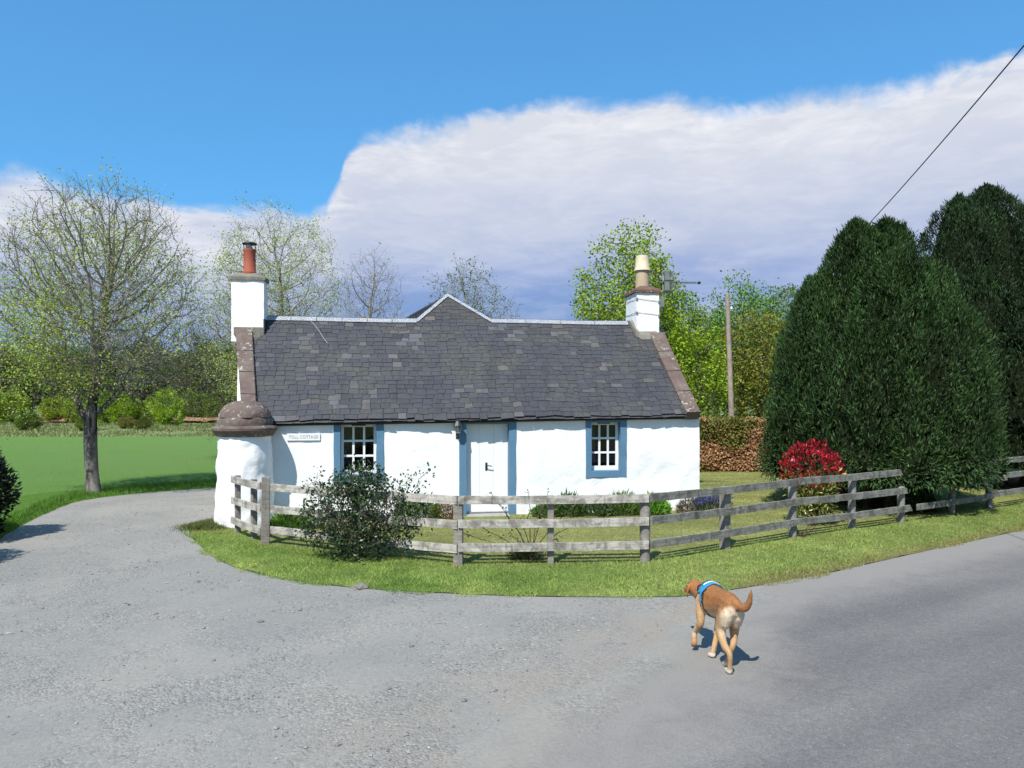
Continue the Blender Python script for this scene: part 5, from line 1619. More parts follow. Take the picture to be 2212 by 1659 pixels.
# ---- beech hedge
def hedge(name, x0, x1, y0, y1, h, n, label, colf, seed, L=.085):
    r = np.random.default_rng(seed)
    cx, cy = (x0 + x1) / 2, (y0 + y1) / 2
    root = empty(name, (cx, cy, 0), 0, label, 'hedge')
    fr = r.uniform(size=n)
    P = np.stack([r.uniform(x0, x1, n), r.uniform(y0, y1, n), r.uniform(.05, h, n)], 1)
    face = fr < .62; P[face, 1] = y0 + np.abs(r.normal(size=face.sum())) * .09
    top = fr > .80; P[top, 2] = h - np.abs(r.normal(size=top.sum())) * .07
    bump = np.array([mnoise.noise(Vector((p[0] * 1.3, p[2] * 1.6, seed))) for p in P])
    P[:, 1] -= bump * .14; P[:, 2] += np.where(top, bump * .12, 0)
    t = np.array([colf(p, r) for p in P]); t = np.clip(t * (1 + r.normal(size=(n, 1)) * .25), .01, .8)
    Dv = r.normal(size=(n, 3)) + np.array((0, -.8, .1))
    V, F, T = leaves(P - np.array((cx, cy, 0)), Dv, r.uniform(.7, 1.3, n) * L, r.uniform(.6, 1.1, n) * L * .7, t, np.tile((0, -1, .5), (n, 1)))
    link('foliage', mk('foliage', V, F, T, mat=M['leaf']), root)
    m = MB(); m.box((x0 - cx + .1, y0 - cy + .22, 0), (x1 - cx - .1, y1 - cy - .1, h - .16)); m.build('inner_twig_core', M['redtwig'], root)
    return root
def beech(p, r):
    k = mnoise.noise(Vector((p[0] * .8, p[2] * 1.2, 2.0))) + (.25 if 6.1 < p[0] < 8.0 and p[2] < 1.4 else -.15) + r.normal() * .12
    if k > -0.04: return np.array((0.40, 0.22, 0.11)) if r.uniform() < .7 else np.array((0.50, 0.33, 0.20))
    return np.array((0.17, 0.19, 0.04)) if r.uniform() < .7 else np.array((0.24, 0.15, 0.06))
hb = at(1510, 1020, 23.2)
hedge('beech_hedge', 4.6, 10.5, 23.2, 24.2, 1.68, 20000, 'clipped beech hedge, coppery brown and green, right of the cottage', beech, 8)

# ---- red-leaved photinia
pq = G(1738, 1128)
ph = empty('red_shrub', (pq.x, 13.35, 0), 0, 'round shrub with crimson new leaves on top, behind the fence before the cypress', 'shrub')
r = np.random.default_rng(17); n = 1500
P = envelope(n, (0, 0, 1.02), .60, .55, .60, 18, .72, None, .5); n = len(P)
P2 = envelope(900, (0, 0, .55), .48, .45, .45, 19, .5); P = np.concatenate([P, P2]); n = len(P)
k = np.clip((P[:, 2] - .80) / .25 + r.normal(size=n) * .55, 0, 1)[:, None]
ph.scale = (.92, .92, .93)
red = vary((0.27, 0.013, 0.022), n, .4, .15); grn = vary((0.10, 0.13, 0.03), n, .3); gold = vary((0.34, 0.30, 0.08), n, .2)
t = np.where(r.uniform(size=(n, 1)) < k, red, np.where(r.uniform(size=(n, 1)) < .35, gold, grn))
P = P * (1 + .10 * np.array([mnoise.noise(Vector(p_) * 4) for p_ in P])[:, None]); Dv = (P - np.array((0, 0, .7))) * .9 + r.normal(size=(n, 3)) * .6 + np.array((0, 0, .25))
link('leaf_crown', mk('leaf_crown', *leaves(P, Dv, r.uniform(.07, .13, n), r.uniform(.032, .05, n), t), mat=M['gloss_leaf']), ph)
m = MB()
for k in range(9):
    a = k * .72; rr_ = .25 + .2 * (k % 3) / 2
    m.tube([(.03 * math.cos(a), .03 * math.sin(a), -.05), (.12 * math.cos(a), .12 * math.sin(a), .35), (rr_ * math.cos(a), rr_ * math.sin(a), 1.0)], [.022, .014, .006], 5)
m.build('stem', M['redtwig'], ph)

# ---- holly bush through the fence
hq = Vector((-2.17, 10.50, 0))
hl = empty('holly_bush', hq, 0, 'untidy dark green holly bush growing through the fence before the left window', 'bush')
hl.scale = (.86, .92, .90)
r = np.random.default_rng(23)
trunk = [(None, [(0, 0, -.1), (0, 0, .05), (0, 0, .12)])]
for k in range(9):
    a = k * .7; trunk.append((2, curve3((.05 * math.cos(a), .05 * math.sin(a), .18), (.5 * math.cos(a), .4 * math.sin(a), .7), 4)))
A = np.concatenate([envelope(900, (0, 0, .60), .98, .50, .62, 24, .2), envelope(420, (0.0, .02, 1.12), .50, .34, .32, 25, .1), envelope(90, (.75, 0, .75), .5, .3, .35, 26), envelope(60, (-.55, 0, .8), .35, .3, .35, 27),
                    np.array([(x, .0 + r.normal() * .05, 1.0 + (x - .55) * .62 + r.normal() * .05) for x in np.linspace(.55, 1.12, 12)]), np.array([(x, r.normal() * .05, 1.15 + r.normal() * .06) for x in np.linspace(-.8, -.3, 8)])])
A = A[A[:, 2] > .06]
pos, par = grow(trunk, A, .07, .9, .085, 60, .08, .2, 28)
tips = twigs(pos, par, 3, .13, 29, .15, False, 2, [i < 12 for i in range(len(pos))])
rad, main = radii(pos, par, .022, .0024)
V, F = tubes(np.array(pos), par, rad, main)
link('stem', mk('stem', V, F, mat=M['twig']), hl)
def hclump(p):
    green = (p[2] > .92 and abs(p[0]) < .5) or p[2] < .5 and abs(p[0] + .05) < .55 or p[0] > .6
    return (1.0 if green else .72)
ls = cat_sets(leaf_on(tips, pos, 4, .068, .040, (0.036, 0.072, 0.028), .045, 30, 1.0, .35, hclump), leaf_on(tips, pos, 2, .045, .025, (0.15, 0.11, 0.065), .03, 31, .5, .3, lambda p: .8 if p[2] < .95 and p[2] > .3 else .15),
              leaf_on(tips, pos, 2, .05, .03, (0.075, 0.10, 0.035), .03, 32, .5, .3, hclump))
link('leaf_crown', mk('leaf_crown', *ls, mat=M['gloss_leaf']), hl)

# ---- dark evergreen at the left picture edge
for k_, (lx, ly, zc_, a_, b_, c_, lab) in enumerate(((-8.77, 11.80, .80, .66, .80, .85, 'dark evergreen shrub cut off by the left picture edge beside the lane'),
                                                     (-8.15, 9.55, .85, .68, .75, .95, 'nearer dark evergreen shrub left of the picture edge, its shadow lying on the lane'))):
    eg = empty('evergreen_shrub', (lx, ly, 0), k_ * .8, lab, 'shrub')
    r = np.random.default_rng(37 + k_)
    P = envelope(6500, (0, 0, zc_), a_, b_, c_, 38 + k_, .7, None, .5)
    lump = np.array([mnoise.noise(Vector(p) * 2.2 + Vector((k_ * 5, 0, 0))) for p in P])[:, None]
    P = (P - np.array((0, 0, zc_))) * (1 + .28 * lump) + np.array((0, 0, zc_)); P = P[P[:, 2] > .02]; n = len(P)
    Dv = P - np.array((0, 0, .5)) + r.normal(size=(n, 3)) * .5
    link('leaf_crown', mk('leaf_crown', *leaves(P, Dv, r.uniform(.07, .13, n), r.uniform(.03, .05, n), vary((0.014, 0.024, 0.011), n, .3)), mat=M['gloss_leaf']), eg)
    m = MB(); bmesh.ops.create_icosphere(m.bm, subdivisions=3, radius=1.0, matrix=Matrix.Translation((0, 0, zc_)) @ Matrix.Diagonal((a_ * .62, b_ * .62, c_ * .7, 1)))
    m.build('inner_twig_core', M['dense_shade'], eg)  # solid core with the shrub's inner shade put into its colour

# ---- border plants along the cottage front
def clump(name, px_, t_, w_, h_, n, base, label, seed, L=.12, Wd=.022, upr=1.2, flower=None, nfl=0, lift=0.0, spread=1.0):
    r = np.random.default_rng(seed); h_ *= 1.25; L *= 1.15; Wd *= 1.15; base = np.array(base) * 1.25
    s_ = S(px_, t_)
    loc = Vector((HX + C9 * s_ - S9 * t_, HYD + S9 * s_ + C9 * t_, 0.01))
    root = empty(name, loc, YAW, label, 'plant', 'plants in the bed along the cottage front')
    a = r.uniform(0, 6.28, n); q = np.sqrt(r.uniform(0, 1, n))
    P = np.stack([np.cos(a) * q * w_ / 2, np.sin(a) * q * w_ * .3, r.uniform(0, 1, n) ** .8 * h_ * (1 - .6 * q ** 2)], 1)
    Dv = np.stack([np.cos(a) * q * spread, np.sin(a) * q * spread, np.full(n, upr)], 1) + r.normal(size=(n, 3)) * .45
    link('foliage', mk('foliage', *leaves(P, Dv, r.uniform(.6, 1.2, n) * L, r.uniform(.6, 1.2, n) * Wd, vary(base, n, .3)), mat=M['leaf']), root)
    if flower:
        P = np.stack([r.uniform(-.5, .5, nfl) * w_, r.uniform(-.25, .1, nfl) * w_, r.uniform(.55, 1.08, nfl) * h_], 1)
        link('flower', mk('flower', *leaves(P, r.normal(size=(nfl, 3)) * .4 + np.array((0, 0, 1)), r.uniform(.03, .07, nfl), r.uniform(.015, .03, nfl), vary(flower, nfl, .25)), mat=M['leaf']), root)['kind'] = 'stuff'
    return root
clump('heather', 962, -.5, .55, .27, 900, (0.16, 0.09, 0.06), 'rusty brown heather clump in the bed left of the white door', 51, .10, .012)
clump('leafy_perennial', 905, -.55, .75, .33, 900, (0.10, 0.15, 0.03), 'grassy green clump behind the holly, next to the heather', 52, .18, .014)
clump('leafy_perennial', 1180, -.42, .5, .18, 500, (0.10, 0.17, 0.05), 'lowest leafy clump in the bed just right of the door', 53, .12, .03)
clump('leafy_perennial', 1228, -.42, .55, .30, 700, (0.075, 0.125, 0.035), 'spiky green clump in the bed below the blank wall right of the door', 54, .17, .026)
clump('leafy_perennial', 1290, -.42, .75, .24, 800, (0.085, 0.13, 0.05), 'low bluish-green clump in the middle of the bed, below the right window', 55, .13, .028, 1.0, (0.10, 0.11, 0.22), 120)
clump('leafy_perennial', 1348, -.42, .7, .31, 800, (0.11, 0.17, 0.045), 'pale-tipped green clump in the bed below the right window corner', 56, .15, .03)
clump('leafy_perennial', 1410, -.48, .62, .30, 1000, (0.13, 0.27, 0.035), 'bright fresh-green clump in the bed beside the fence corner post', 57, .11, .035)
clump('heather', 1492, -.55, .55, .25, 900, (0.12, 0.085, 0.07), 'greyish brown clump near the right cottage corner', 58, .09, .012)
clump('lavender', 1536, -.75, .75, .33, 1000, (0.10, 0.115, 0.085), 'blue-violet lavender clump before the right cottage corner', 59, .14, .012, 1.3, (0.10, 0.10, 0.30), 900)
clump('leafy_perennial', 625, -1.1, .6, .22, 700, (0.10, 0.19, 0.03), 'green leafy clump behind the tall corner post', 60, .11, .035)
clump('leafy_perennial', 668, -1.0, .5, .15, 400, (0.10, 0.17, 0.035), 'small low green clump between corner post and holly', 61, .10, .03)

# ---- thorny rose at the fence
rq = Vector((0.26, 10.38, 0))
ro = empty('rose_bush', rq, 0, 'bare thorny rose stems with a dark mossy foot behind the middle fence rails', 'plant')
r = np.random.default_rng(67); m = MB(); leafP, leafD = [], []
for k, (dx, dz) in enumerate(((-.85, .55), (-.55, .95), (-.45, .80), (-.12, .62), (-.02, .98), (.12, .75), (.25, .98), (.55, .5), (-1.05, .42), (.7, .85), (-.3, .4), (.35, .3))):
    n = 7; pts_ = []
    for j in range(n):
        q = j / (n - 1); pts_.append((dx * q + r.normal() * .012, -.05 * q + r.normal() * .02 - (.08 if dz > .9 else 0) * q, .02 + dz * q ** .75 + r.normal() * .01))
    m.tube(pts_, [.008 * (1 - .6 * j / n) for j in range(n)], 5)
    for j in range(3, n):
        leafP += [pts_[j]] * 3; leafD += [r.normal(size=3) for _ in range(3)]
m.build('stem', M['redtwig'], ro)
P = np.array(leafP) + r.normal(size=(len(leafP), 3)) * .02
link('leaf', mk('leaf', *leaves(P, np.array(leafD), .045, .025, vary((0.05, 0.065, 0.03), len(P), .3)), mat=M['gloss_leaf']), ro)['kind'] = 'stuff'
n = 900; P = envelope(n, (-.05, -.02, .07), .24, .14, .13, 68, .2); P = P[P[:, 2] > 0]; n = len(P)
link('foot_tuft', mk('foot_tuft', *leaves(P, P * np.array((1, 1, .5)) + np.array((0, 0, .12)) + r.normal(size=(n, 3)) * .06, r.uniform(.06, .16, n), .008, vary((0.030, 0.045, 0.018), n, .3)), mat=M['grass']), ro)
# weeds on the fence foot right of the cottage and dead stems
wq = G(1740, 1165)
wo = empty('dry_weed', (wq.x, wq.y + .12, 0), 0, 'dry reddish weed stems at the fence foot below the red shrub', 'plant')
m = MB()
for k in range(16):
    a = r.uniform(0, 6.28); m.tube([(0, 0, 0), (.12 * math.cos(a), .1 * math.sin(a), .10 + .06 * r.uniform()), (.30 * math.cos(a), .25 * math.sin(a), .16 + .12 * r.uniform())], [.006, .004, .002], 4)
m.build('stem', M['redtwig'], wo)

# ================================================================== GRASS
house_poly = [(HX + C9 * a - S9 * b, HYD + S9 * a + C9 * b) for a, b in ((SL0 - .6, 0), (SR0, 0), (SR0, 5), (SL0 - .6, 5))]
def scatter(n, x0, x1, y0, y1, poly, ex=True):
    x = rng.uniform(x0, x1, n); y = rng.uniform(y0, y1, n)
    k = inpoly(x, y, poly)
    if ex: k &= ~inpoly(x, y, house_poly)
    return x[k], y[k]
def blades(x, y, h, wd_, col, lean=.5, z=.012):
    n = len(x); a = rng.uniform(0, 6.283, n)
    h = h * rng.uniform(.5, 1.25, n); wdv = wd_ * rng.uniform(.6, 1.3, n)
    la = rng.uniform(0, 6.283, n); ll = h * lean * rng.uniform(.2, 1.4, n)
    P = np.stack([x, y, np.full(n, z)], 1); sdv = np.stack([np.cos(a), np.sin(a), np.zeros(n)], 1) * wdv[:, None] / 2
    tip = P + np.stack([np.cos(la) * ll, np.sin(la) * ll, h], 1)
    V = np.stack([P - sdv, P + sdv, tip], 1).reshape(-1, 3)
    return V, np.arange(n * 3).reshape(-1, 3), np.repeat(col, 3, 0)
lp_ = [(p[0], p[1]) for p in lawn_poly]
vs_ = wob(verge_edge, 0.06, 0.17, 3.3)
verge_ragged = [p + Vector((0, -.03)) for p in vs_] + road_far + [Vector((60, 60)), Vector((14, 34)), Vector((10, 29.9))] + [Vector(p) for p in reversed(lane_in_back[:-1])]
x, y = scatter(560000, -6, 13, 8.2, 16.5, verge_ragged)
sd_ = lawn_side(x, y); k = sd_ < .55; x, y = x[k], y[k]
nz = np.array([mnoise.noise(Vector((a * 1.7, b * 1.7, 1.0))) for a, b in zip(x, y)])
col = lawn_col(x, y) * 1.15 * rng.normal(1, .22, (len(x), 1)).clip(.4, 1.8) * rng.normal(1, .07, (len(x), 3))
o = link('verge_grass', mk('verge_grass', *blades(x, y, .030 * (1 + .8 * nz.clip(-.6, 1)), .010, np.clip(col, .005, .8), 1.1), mat=M['grass']))
tag(o, 'green roadside grass between the fence and the gravel', 'grass', kind='stuff')
x, y = scatter(330000, -6, 12, 10, 23.3, verge_ragged)
sd_ = lawn_side(x, y); k = sd_ >= .55; x, y = x[k], y[k]
col = lawn_col(x, y) * 1.12 * rng.normal(1, .20, (len(x), 1)).clip(.4, 1.8) * rng.normal(1, .06, (len(x), 3))
o = link('lawn_grass', mk('lawn_grass', *blades(x, y, .020, .012, np.clip(col, .005, .8), 1.2), mat=M['grass']))
tag(o, 'yellowish mown grass inside the cottage garden', 'grass', kind='stuff')
# long grass along the far side of the lane and round the tree
n = 90000; q = rng.uniform(0, 1, n)
LO = np.array([(p[0], p[1]) for p in lane_out]); seg = np.linalg.norm(np.diff(LO, axis=0), axis=1); cum = np.concatenate([[0], np.cumsum(seg)]); cum /= cum[-1]
bx_ = np.interp(q, cum, LO[:, 0]); by_ = np.interp(q, cum, LO[:, 1])
offd = rng.gamma(2.0, .42, n); dirn = np.array((-.52, .85))
x = bx_ + dirn[0] * offd - .02; y = by_ + dirn[1] * offd * .9
k = (y > 12.6) & (y < 24) & (x < 1) & (offd < 1.9); x, y, offd = x[k], y[k], offd[k]
nz = np.array([mnoise.noise(Vector((a * 1.2, b * 1.2, 6.0))) for a, b in zip(x, y)])
hh = (.05 + .10 * np.exp(-((offd - 1.1) / .5) ** 2) * (1 + nz)) 
col = np.array((0.110, 0.225, 0.030)) * rng.normal(1, .25, (len(x), 1)).clip(.4, 1.8) * rng.normal(1, .07, (len(x), 3)) * (1 + .25 * nz[:, None])
o = link('lane_side_grass', mk('lane_side_grass', *blades(x, y, hh, .016, np.clip(col, .005, .8), .5), mat=M['grass']))
tag(o, 'longer bright green grass along the far lane edge round the tree', 'grass', kind='stuff')
# base sheet for that strip
strip = [Vector((p.x, p.y)) for p in lane_out if 10.5 < p.y < 24]
back_ = [Vector(q_) for q_ in ((-1.5, 26.0), (-4.6, 23.6), (-7.9, 21.0), (-9.8, 19.6), (-11.4, 18.0), (-11.8, 15.0), (-11.0, 12.0), (-10.0, 10.0))]
tag(sheet('grass_bank', strip + back_, 0.012, M['lawn'], 0.6, lambda x, y: (0.085, 0.17, 0.025)), kind='structure')
# rough pasture beyond the field
n = 42000; x = rng.uniform(-50, 2, n); y = 46 + 27 * rng.uniform(0, 1, n) ** .8
nz = np.array([mnoise.noise(Vector((a * .28, b * .5, 3.0))) + .5 * mnoise.noise(Vector((a * .9, b * 1.6, 7.0))) for a, b in zip(x, y)])
k = (nz > -.05) | (y < 49.5); x, y, nz = x[k], y[k], nz[k]
col = np.where(rng.uniform(size=(len(x), 1)) < .5 + nz[:, None] * .5, vary((0.24, 0.235, 0.11), len(x), .25), vary((0.14, 0.20, 0.06), len(x), .25))
tag(link('rough_pasture_grass', mk('rough_pasture_grass', *blades(x, y, .12 + .28 * nz.clip(0, 1), .08, col, .9, -.03), mat=M['grass'])), 'pale rough grass strip between the green field and the far wood', 'grass', kind='stuff')
# rough tuft at the pillar foot
n = 5000; cxy = G(455, 1138)
x = cxy.x + rng.normal(0, .28, n); y = cxy.y + rng.normal(0, .22, n)
col = np.where(rng.uniform(size=(n, 1)) < .45, vary((0.13, 0.10, 0.05), n, .3), vary((0.10, 0.16, 0.03), n, .3))
tag(link('rough_tuft', mk('rough_tuft', *blades(x, y, .10 * np.exp(-(((x - cxy.x) / .45) ** 2)), .012, col, .9), mat=M['grass'])), 'brownish rough grass tuft at the foot of the round pillar', 'grass', kind='stuff')
for k, (a, b) in enumerate(((612, 1222), (548, 1221))):
    p = G(a, b, .05); r = np.random.default_rng(k)
    root = empty('dandelion', (p.x, p.y, 0), 0, ('yellow dandelion in the verge below the corner post' if k == 0 else 'yellow dandelion near the gravel edge left of the corner post'), 'flower')
    m = MB(); m.tube([(0, 0, 0), (.005, 0, .06)], .003, 5); m.build('stem', M['redtwig'], root)
    P = np.zeros((40, 3)) + np.array((.005, 0, .06)); a_ = r.uniform(0, 6.28, 40)
    link('petal', mk('petal', *leaves(P, np.stack([np.cos(a_), np.sin(a_), r.uniform(.1, 1, 40)], 1), .025, .01, np.tile((0.72, 0.60, 0.02), (40, 1))), mat=M['leaf']), root)

# ================================================================== STONES
def mat_chip():
    m, t = newmat('loose_chipping')
    a = t.n('ShaderNodeAttribute', attribute_name='tint').outputs['Color']
    g = t.n('ShaderNodeNewGeometry').outputs['Position']
    pbr(t, t.mix(1.0, a, t.ramp(t.noise(g, 90, 3), [(.3, .8), (.7, 1.15)]), 'MULTIPLY'), .9, None, spec=.15)
    return m
M['stone_chip'] = mat_chip()
gpt = [(p[0], p[1]) for p in gp]; rpt = [(p[0], p[1]) for p in rp]
OCT = np.array([(1, 0, 0), (0, 1, 0), (-1, 0, 0), (0, -1, 0), (0, 0, .8), (0, 0, -.6)], float)
OF = np.array([(0, 1, 4), (1, 2, 4), (2, 3, 4), (3, 0, 4), (1, 0, 5), (2, 1, 5), (3, 2, 5), (0, 3, 5)])
n = 60000
y = 3.8 + 13 * rng.uniform(0, 1, n) ** 1.5; x = rng.uniform(-9, 4, n)
k = inpoly(x, y, gpt) & ~inpoly(x, y, rpt); x, y = x[k], y[k]
lz = np.array([mnoise.noise(Vector((a * .9, b * .9, 11.0))) + .6 * mnoise.noise(Vector((a * 3, b * 3, 2.0))) for a, b in zip(x, y)])
k = rng.uniform(size=len(x)) < np.clip(.16 + 1.0 * lz, .03, 1); x, y = x[k], y[k]; n = len(x)
sz = np.clip(rng.lognormal(math.log(.0070), .45, n), .003, .026)
V = OCT[None] * (1 + rng.normal(size=(n, 6, 1)) * .22) * sz[:, None, None] * np.array((1.15, 1.0, .75))
a = rng.uniform(0, 6.283, n); ca, sa = np.cos(a)[:, None], np.sin(a)[:, None]
V = np.stack([V[..., 0] * ca - V[..., 1] * sa + x[:, None], V[..., 0] * sa + V[..., 1] * ca + y[:, None], V[..., 2] + .008 + sz[:, None] * .25], 2)
F = (OF[None] + np.arange(n)[:, None, None] * 6).reshape(-1, 3)
T = np.repeat(vary((0.24, 0.235, 0.222), n, .22, .03), 6, 0)
tag(link('gravel', mk('gravel', V.reshape(-1, 3), F, T, mat=M['stone_chip'])), 'loose grey gravel chippings strewn over the lane', 'gravel', kind='stuff')
def rock(px_, py_, s_, lab, colr):
    p = G(px_, py_)
    m = MB(); bmesh.ops.create_icosphere(m.bm, subdivisions=3, radius=s_)
    for v in m.bm.verts:
        v.co *= 1 + .45 * mnoise.noise(v.co * (1.6 / s_) + Vector((px_, 0, 0))); v.co.z *= .6; v.co.x *= 1.3
    o = m.build('rock', M['grey_stone'], None); o.location = (p.x, p.y, s_ * .3)
    tag(o, lab, 'rock'); return o
rock(779, 1272, .075, 'flat grey rock on the verge edge below the holly bush', None)
rock(563, 1345, .03, 'small pale stone alone on the gravel left of centre', None)

# ================================================================== DOG
def capsule_chain(bm, pts, rads, seg=14, sx=None):
    """tapered chain of rings with round ends; sx = sideways scale per point"""
    pts = [Vector(p) for p in pts]
    rings = []
    n = len(pts); dense = []
    P = [pts[0] * 2 - pts[1]] + pts + [pts[-1] * 2 - pts[-2]]
    for i in range(1, n):
        p0, p1, p2, p3 = P[i - 1:i + 3]
        for k in range(6):
            t = k / 6
            q = 0.5 * ((2 * p1) + (p2 - p0) * t + (2 * p0 - 5 * p1 + 4 * p2 - p3) * t * t + (3 * p1 - p0 - 3 * p2 + p3) * t ** 3)
            w0 = rads[i - 1] + (rads[i] - rads[i - 1]) * (t * t * (3 - 2 * t))
            s0 = 1 if sx is None else sx[i - 1] + (sx[i] - sx[i - 1]) * t
            dense.append((q, w0, s0))
    dense.append((pts[-1], rads[-1], 1 if sx is None else sx[-1]))
    for q, w0, s0 in dense:
        bmesh.ops.create_icosphere(bm, subdivisions=2, radius=1.0, matrix=Matrix.Translation(q) @ Matrix.Diagonal((w0 * s0, w0, w0, 1)))

def build_dog(loc, rz):
    bm = bmesh.new()
    # trunk: deep chest tapering to the loin, full haunches
    capsule_chain(bm, [(0, .00, .455), (0, .10, .452), (0, .22, .435), (0, .34, .418), (0, .46, .405), (0, .56, .415), (0, .62, .43)], [.088, .096, .100, .112, .126, .122, .098], sx=[.95, .95, .98, .98, .95, .92, .85])
    capsule_chain(bm, [(-.045, .01, .41), (-.05, .03, .36)], [.080, .072], sx=[.75, .75]); capsule_chain(bm, [(.045, .01, .41), (.05, .04, .36)], [.080, .072], sx=[.75, .75])
    # neck and head, head turned a little left
    capsule_chain(bm, [(0, .58, .46), (-.012, .67, .50), (-.03, .75, .535)], [.092, .076, .070], sx=[.85, .85, .9])
    capsule_chain(bm, [(-.035, .77, .545), (-.045, .83, .555), (-.052, .87, .548)], [.066, .072, .058], sx=[.95, .98, .95])
    capsule_chain(bm, [(-.055, .89, .528), (-.068, .96, .515), (-.074, 1.0, .512)], [.042, .035, .029], sx=[.95, .95, 1.0])
    # ears
    for sgn in (-1, 1):
        capsule_chain(bm, [(-.042 + sgn * .055, .80, .590), (-.042 + sgn * .080, .79, .565), (-.042 + sgn * .086, .80, .520), (-.042 + sgn * .080, .815, .488)], [.018, .022, .022, .010], sx=[.6, .45, .4, .5])
    # hind legs: thigh, knee forward, hock back, near-vertical shank
    capsule_chain(bm, [(-.062, .02, .40), (-.072, .075, .29), (-.066, .00, .19), (-.052, -.075, .150), (-.045, -.070, .07), (-.042, -.060, .028)], [.070, .056, .034, .025, .021, .023], sx=[.8, .8, .9, 1, 1, 1.15])
    capsule_chain(bm, [(-.042, -.055, .022), (-.042, -.012, .018)], [.024, .021], sx=[1.15, 1.2])
    capsule_chain(bm, [(.062, .03, .40), (.066, .115, .30), (.048, .085, .20), (.020, .04, .165), (.006, .085, .085), (.0, .12, .032)], [.070, .056, .034, .025, .021, .022], sx=[.8, .8, .9, 1, 1, 1.15])
    capsule_chain(bm, [(.0, .125, .024), (-.002, .165, .018)], [.024, .020], sx=[1.15, 1.2])
    # fore legs: left lifted and folded at the wrist, right planted behind the shoulder
    capsule_chain(bm, [(-.082, .56, .41), (-.098, .52, .315), (-.105, .485, .245), (-.112, .54, .185), (-.120, .59, .150), (-.135, .575, .10), (-.138, .56, .068)], [.062, .050, .038, .030, .026, .023, .024], sx=[.7, .8, .9, 1, 1, 1.1, 1.2])
    capsule_chain(bm, [(-.138, .56, .065), (-.140, .585, .045)], [.024, .020], sx=[1.15, 1.15])
    capsule_chain(bm, [(.075, .55, .40), (.070, .51, .30), (.045, .455, .23), (.005, .41, .12), (-.035, .365, .045)], [.062, .048, .036, .026, .023], sx=[.7, .8, .9, 1, 1.1])
    capsule_chain(bm, [(-.038, .362, .026), (-.048, .398, .019)], [.025, .021], sx=[1.15, 1.2])
    # tail: thick at the root, curving up to the right
    capsule_chain(bm, [(.005, -.05, .490), (.028, -.095, .476), (.062, -.122, .478), (.086, -.135, .510), (.097, -.140, .558), (.104, -.142, .605)], [.042, .036, .031, .027, .019, .008])
    for v in bm.verts:                                    # long-legged build, head carried low
        if v.co.y > 0: v.co.y *= .90
        v.co.z *= 1.17
        k = min(1, max(0, (v.co.y - .45) / .22)); k = k * k * (3 - 2 * k); h = min(1, max(0, (v.co.z - .30) / .22))
        v.co.z -= .145 * k * h
    me = bpy.data.meshes.new('body'); bm.to_mesh(me); bm.free()
    tmp = bpy.data.objects.new('tmp_body', me); COL.objects.link(tmp)
    md = tmp.modifiers.new('r', 'REMESH'); md.mode = 'VOXEL'; md.voxel_size = 0.0075; md.use_smooth_shade = True
    sm = tmp.modifiers.new('s', 'SMOOTH'); sm.factor = .5; sm.iterations = 7
    dg = bpy.context.evaluated_depsgraph_get()
    body = bpy.data.meshes.new_from_object(tmp.evaluated_get(dg))
    bpy.data.objects.remove(tmp); body.name = 'body'
    co = np.empty(len(body.vertices) * 3, np.float32); body.vertices.foreach_get('co', co); co = co.reshape(-1, 3)
    no = np.empty(len(body.vertices) * 3, np.float32); body.vertices.foreach_get('normal', no); no = no.reshape(-1, 3)
    X, Y, Z = co[:, 0].copy(), co[:, 1].copy(), co[:, 2].copy()
    k_ = np.clip((Y - .45) / .22, 0, 1); k_ = k_ * k_ * (3 - 2 * k_)
    Z = (Z + .145 * k_ * np.clip((Z + .10 * k_ - .30) / .22, 0, 1)) / 1.17; Y = np.where(Y > 0, Y / .90, Y)
    fox = np.array((0.285, 0.122, 0.042)); gold = np.array((0.42, 0.26, 0.125)); cream = np.array((0.66, 0.53, 0.38)); deep = np.array((0.30, 0.11, 0.03)); pale = np.array((0.70, 0.62, 0.50))
    def ss(v, a, b): 
        t = np.clip((v - a) / (b - a), 0, 1); return (t * t * (3 - 2 * t))[:, None]
    c = gold + (fox - gold) * ss(Z, .36, .46)
    rump = ss(-no[:, 1], .25, .75) * ss(-Y, -.10, .05) * ss(Z, .20, .30) * (1 - ss(Z, .45, .49))
    c = c + (cream - c) * rump * .9
    under = ss(-no[:, 2], .3, .8) * ss(Z, .24, .3) * (1 - ss(Z, .5, .55)); c = c + (cream - c) * under * .7
    shoulder = ss(Y, .50, .56) * (1 - ss(Y, .70, .76)) * (1 - ss(Z, .47, .53)); c = c + (cream * .9 - c) * shoulder * .6
    flank = ss(Y, .16, .24) * (1 - ss(Y, .38, .44)) * ss(Z, .36, .40) * (1 - ss(Z, .47, .52)); c = c + (deep * 1.15 - c) * flank * .5
    feet = (1 - ss(Z, .028, .050)) * (1 - ss(-X, .095, .11)); c = c + (pale - c) * feet * .9
    pawd = (1 - ss(Z, .09, .15)) * ss(-X, .085, .10); c = c + (deep * 1.2 - c) * pawd * .7
    ear = ss(np.abs(X + .042), .062, .075) * ss(Y, .74, .77) * ss(Z, .46, .48); c = c + (deep * 1.25 - c) * ear * .8
    tail = ss(-Y, .09, .12) * ss(Z, .44, .46); c = c + (fox * .8 - c) * tail
    tailtip = tail * ss(no[:, 1] * 1.0, -.2, .6); c = c + (deep * .8 - c) * tailtip * .7
    nose = ss(Y, .995, 1.012); c = c + (np.array((.02, .015, .013)) - c) * nose
    vent = np.exp(-(((X - .004) / .010) ** 2 + ((Z - .455) / .016) ** 2))[:, None] * ss(-Y, .05, .07); c = c + (np.array((.10, .05, .035)) - c) * vent
    set_tint(body, np.clip(c, .005, .9))
    mt, t = newmat('short_fur')
    a = t.n('ShaderNodeAttribute', attribute_name='tint').outputs['Color']
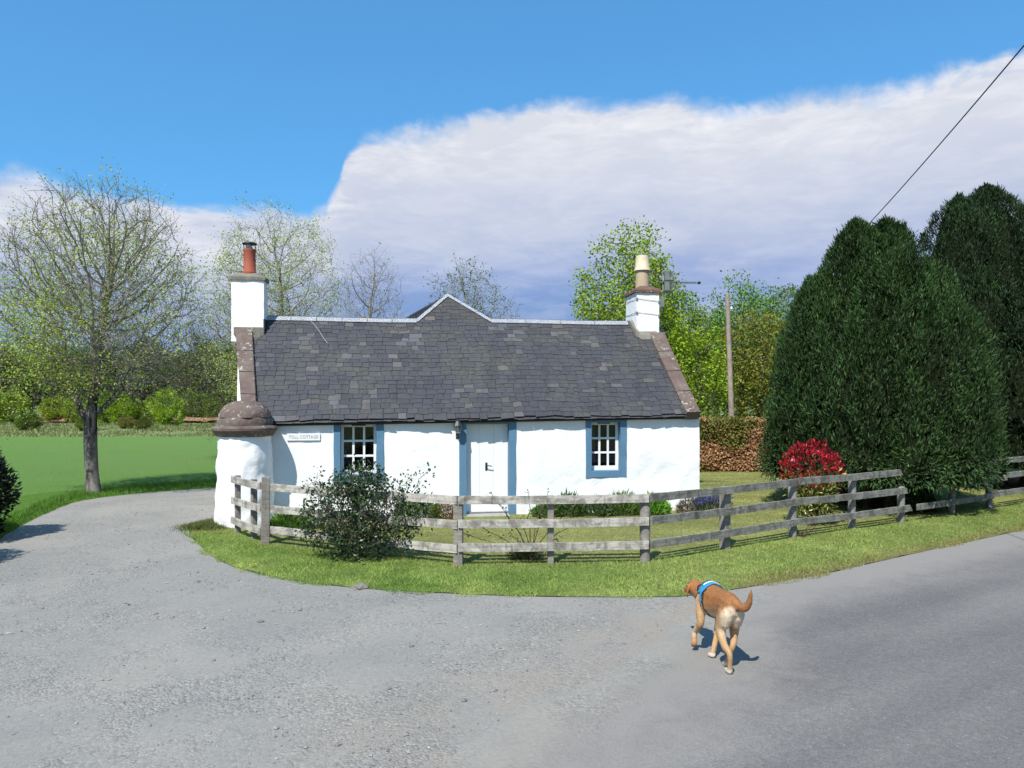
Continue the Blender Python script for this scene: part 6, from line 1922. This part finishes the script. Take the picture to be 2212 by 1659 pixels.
    g = t.n('ShaderNodeTexCoord').outputs['Object']
    st = t.n('ShaderNodeVectorMath', {0: g, 1: (90, 35, 60)}, operation='MULTIPLY').outputs[0]
    col = t.mix(1.0, a, t.ramp(t.noise(st, 1.0, 4, .6), [(.3, .75), (.7, 1.2)]), 'MULTIPLY')
    pbr(t, col, .65, t.noise(st, 1.0, 4, .6), .4, .004, .25)
    body.materials.clear(); body.materials.append(mt)
    for p in body.polygons: p.use_smooth = True
    root = empty('dog', loc, rz, 'ginger short-haired dog in a blue harness trotting away along the road', 'dog')
    link('body', body, root)
    # harness: shells lifted off the body
    def shell(name, sel, mat, parent, lift=.007):
        bm = bmesh.new(); bm.from_mesh(body)
        bm.verts.ensure_lookup_table()
        kill = [f for f in bm.faces if not all(sel[v.index] for v in f.verts)]
        bmesh.ops.delete(bm, geom=kill, context='FACES')
        for v in bm.verts: v.co += v.normal * lift
        bmesh.ops.solidify(bm, geom=bm.faces[:], thickness=-.004)
        m2 = bpy.data.meshes.new(name); bm.to_mesh(m2); bm.free(); m2.materials.clear(); m2.materials.append(mat)
        for p in m2.polygons: p.use_smooth = True
        return link(name, m2, parent)
    tr = (np.abs(X) < .16)
    u = Y + (Z - .42) * -.30
    blue = simple('blue_webbing', (0.02, 0.22, 0.42), (0.03, 0.28, 0.48), 60, .55, .3, 220, .003, .3)
    top = (Z > .455) & (Y > .44) & (Y < .61) & tr
    side = (u > .435) & (u < .475) & (Z > .39) & tr & (Z < .52) & (np.abs(X) > .04)
    hv = shell('harness', (top | side) & (Z < .58) & ~((Z < .5) & (Y > .56) & (np.abs(X) > .1)), blue, root)
    shell('girth_strap', (u > .395) & (u < .420) & (np.abs(X) < .15) & (Z < .50) & ~((Z < .27)), M['black'], hv, .006)
    nb = Y * .75 - (Z - .5) * .62
    shell('neck_strap', (nb > .462) & (nb < .480) & (Z > .42) & (Y > .52) & (Y < .75) & tr, M['black'], hv, .006)
    shell('reflective_patch', (Z > .505) & (Y > .50) & (Y < .535) & (np.abs(X) < .07), M['gloss_white'], hv, .013)
    shell('trim', (Z > .515) & (Y > .56) & (Y < .575) & (np.abs(X) < .05), M['black'], hv, .013)
    m = MB()
    for sgn in (-1, 1):
        bmesh.ops.create_icosphere(m.bm, subdivisions=2, radius=.011, matrix=Matrix.Translation((-.052 + sgn * .034, 0.83, .502)))
    m.build('eye', M['black'], root, True)
    return root
build_dog((1.815, 6.125, .012), R(6))
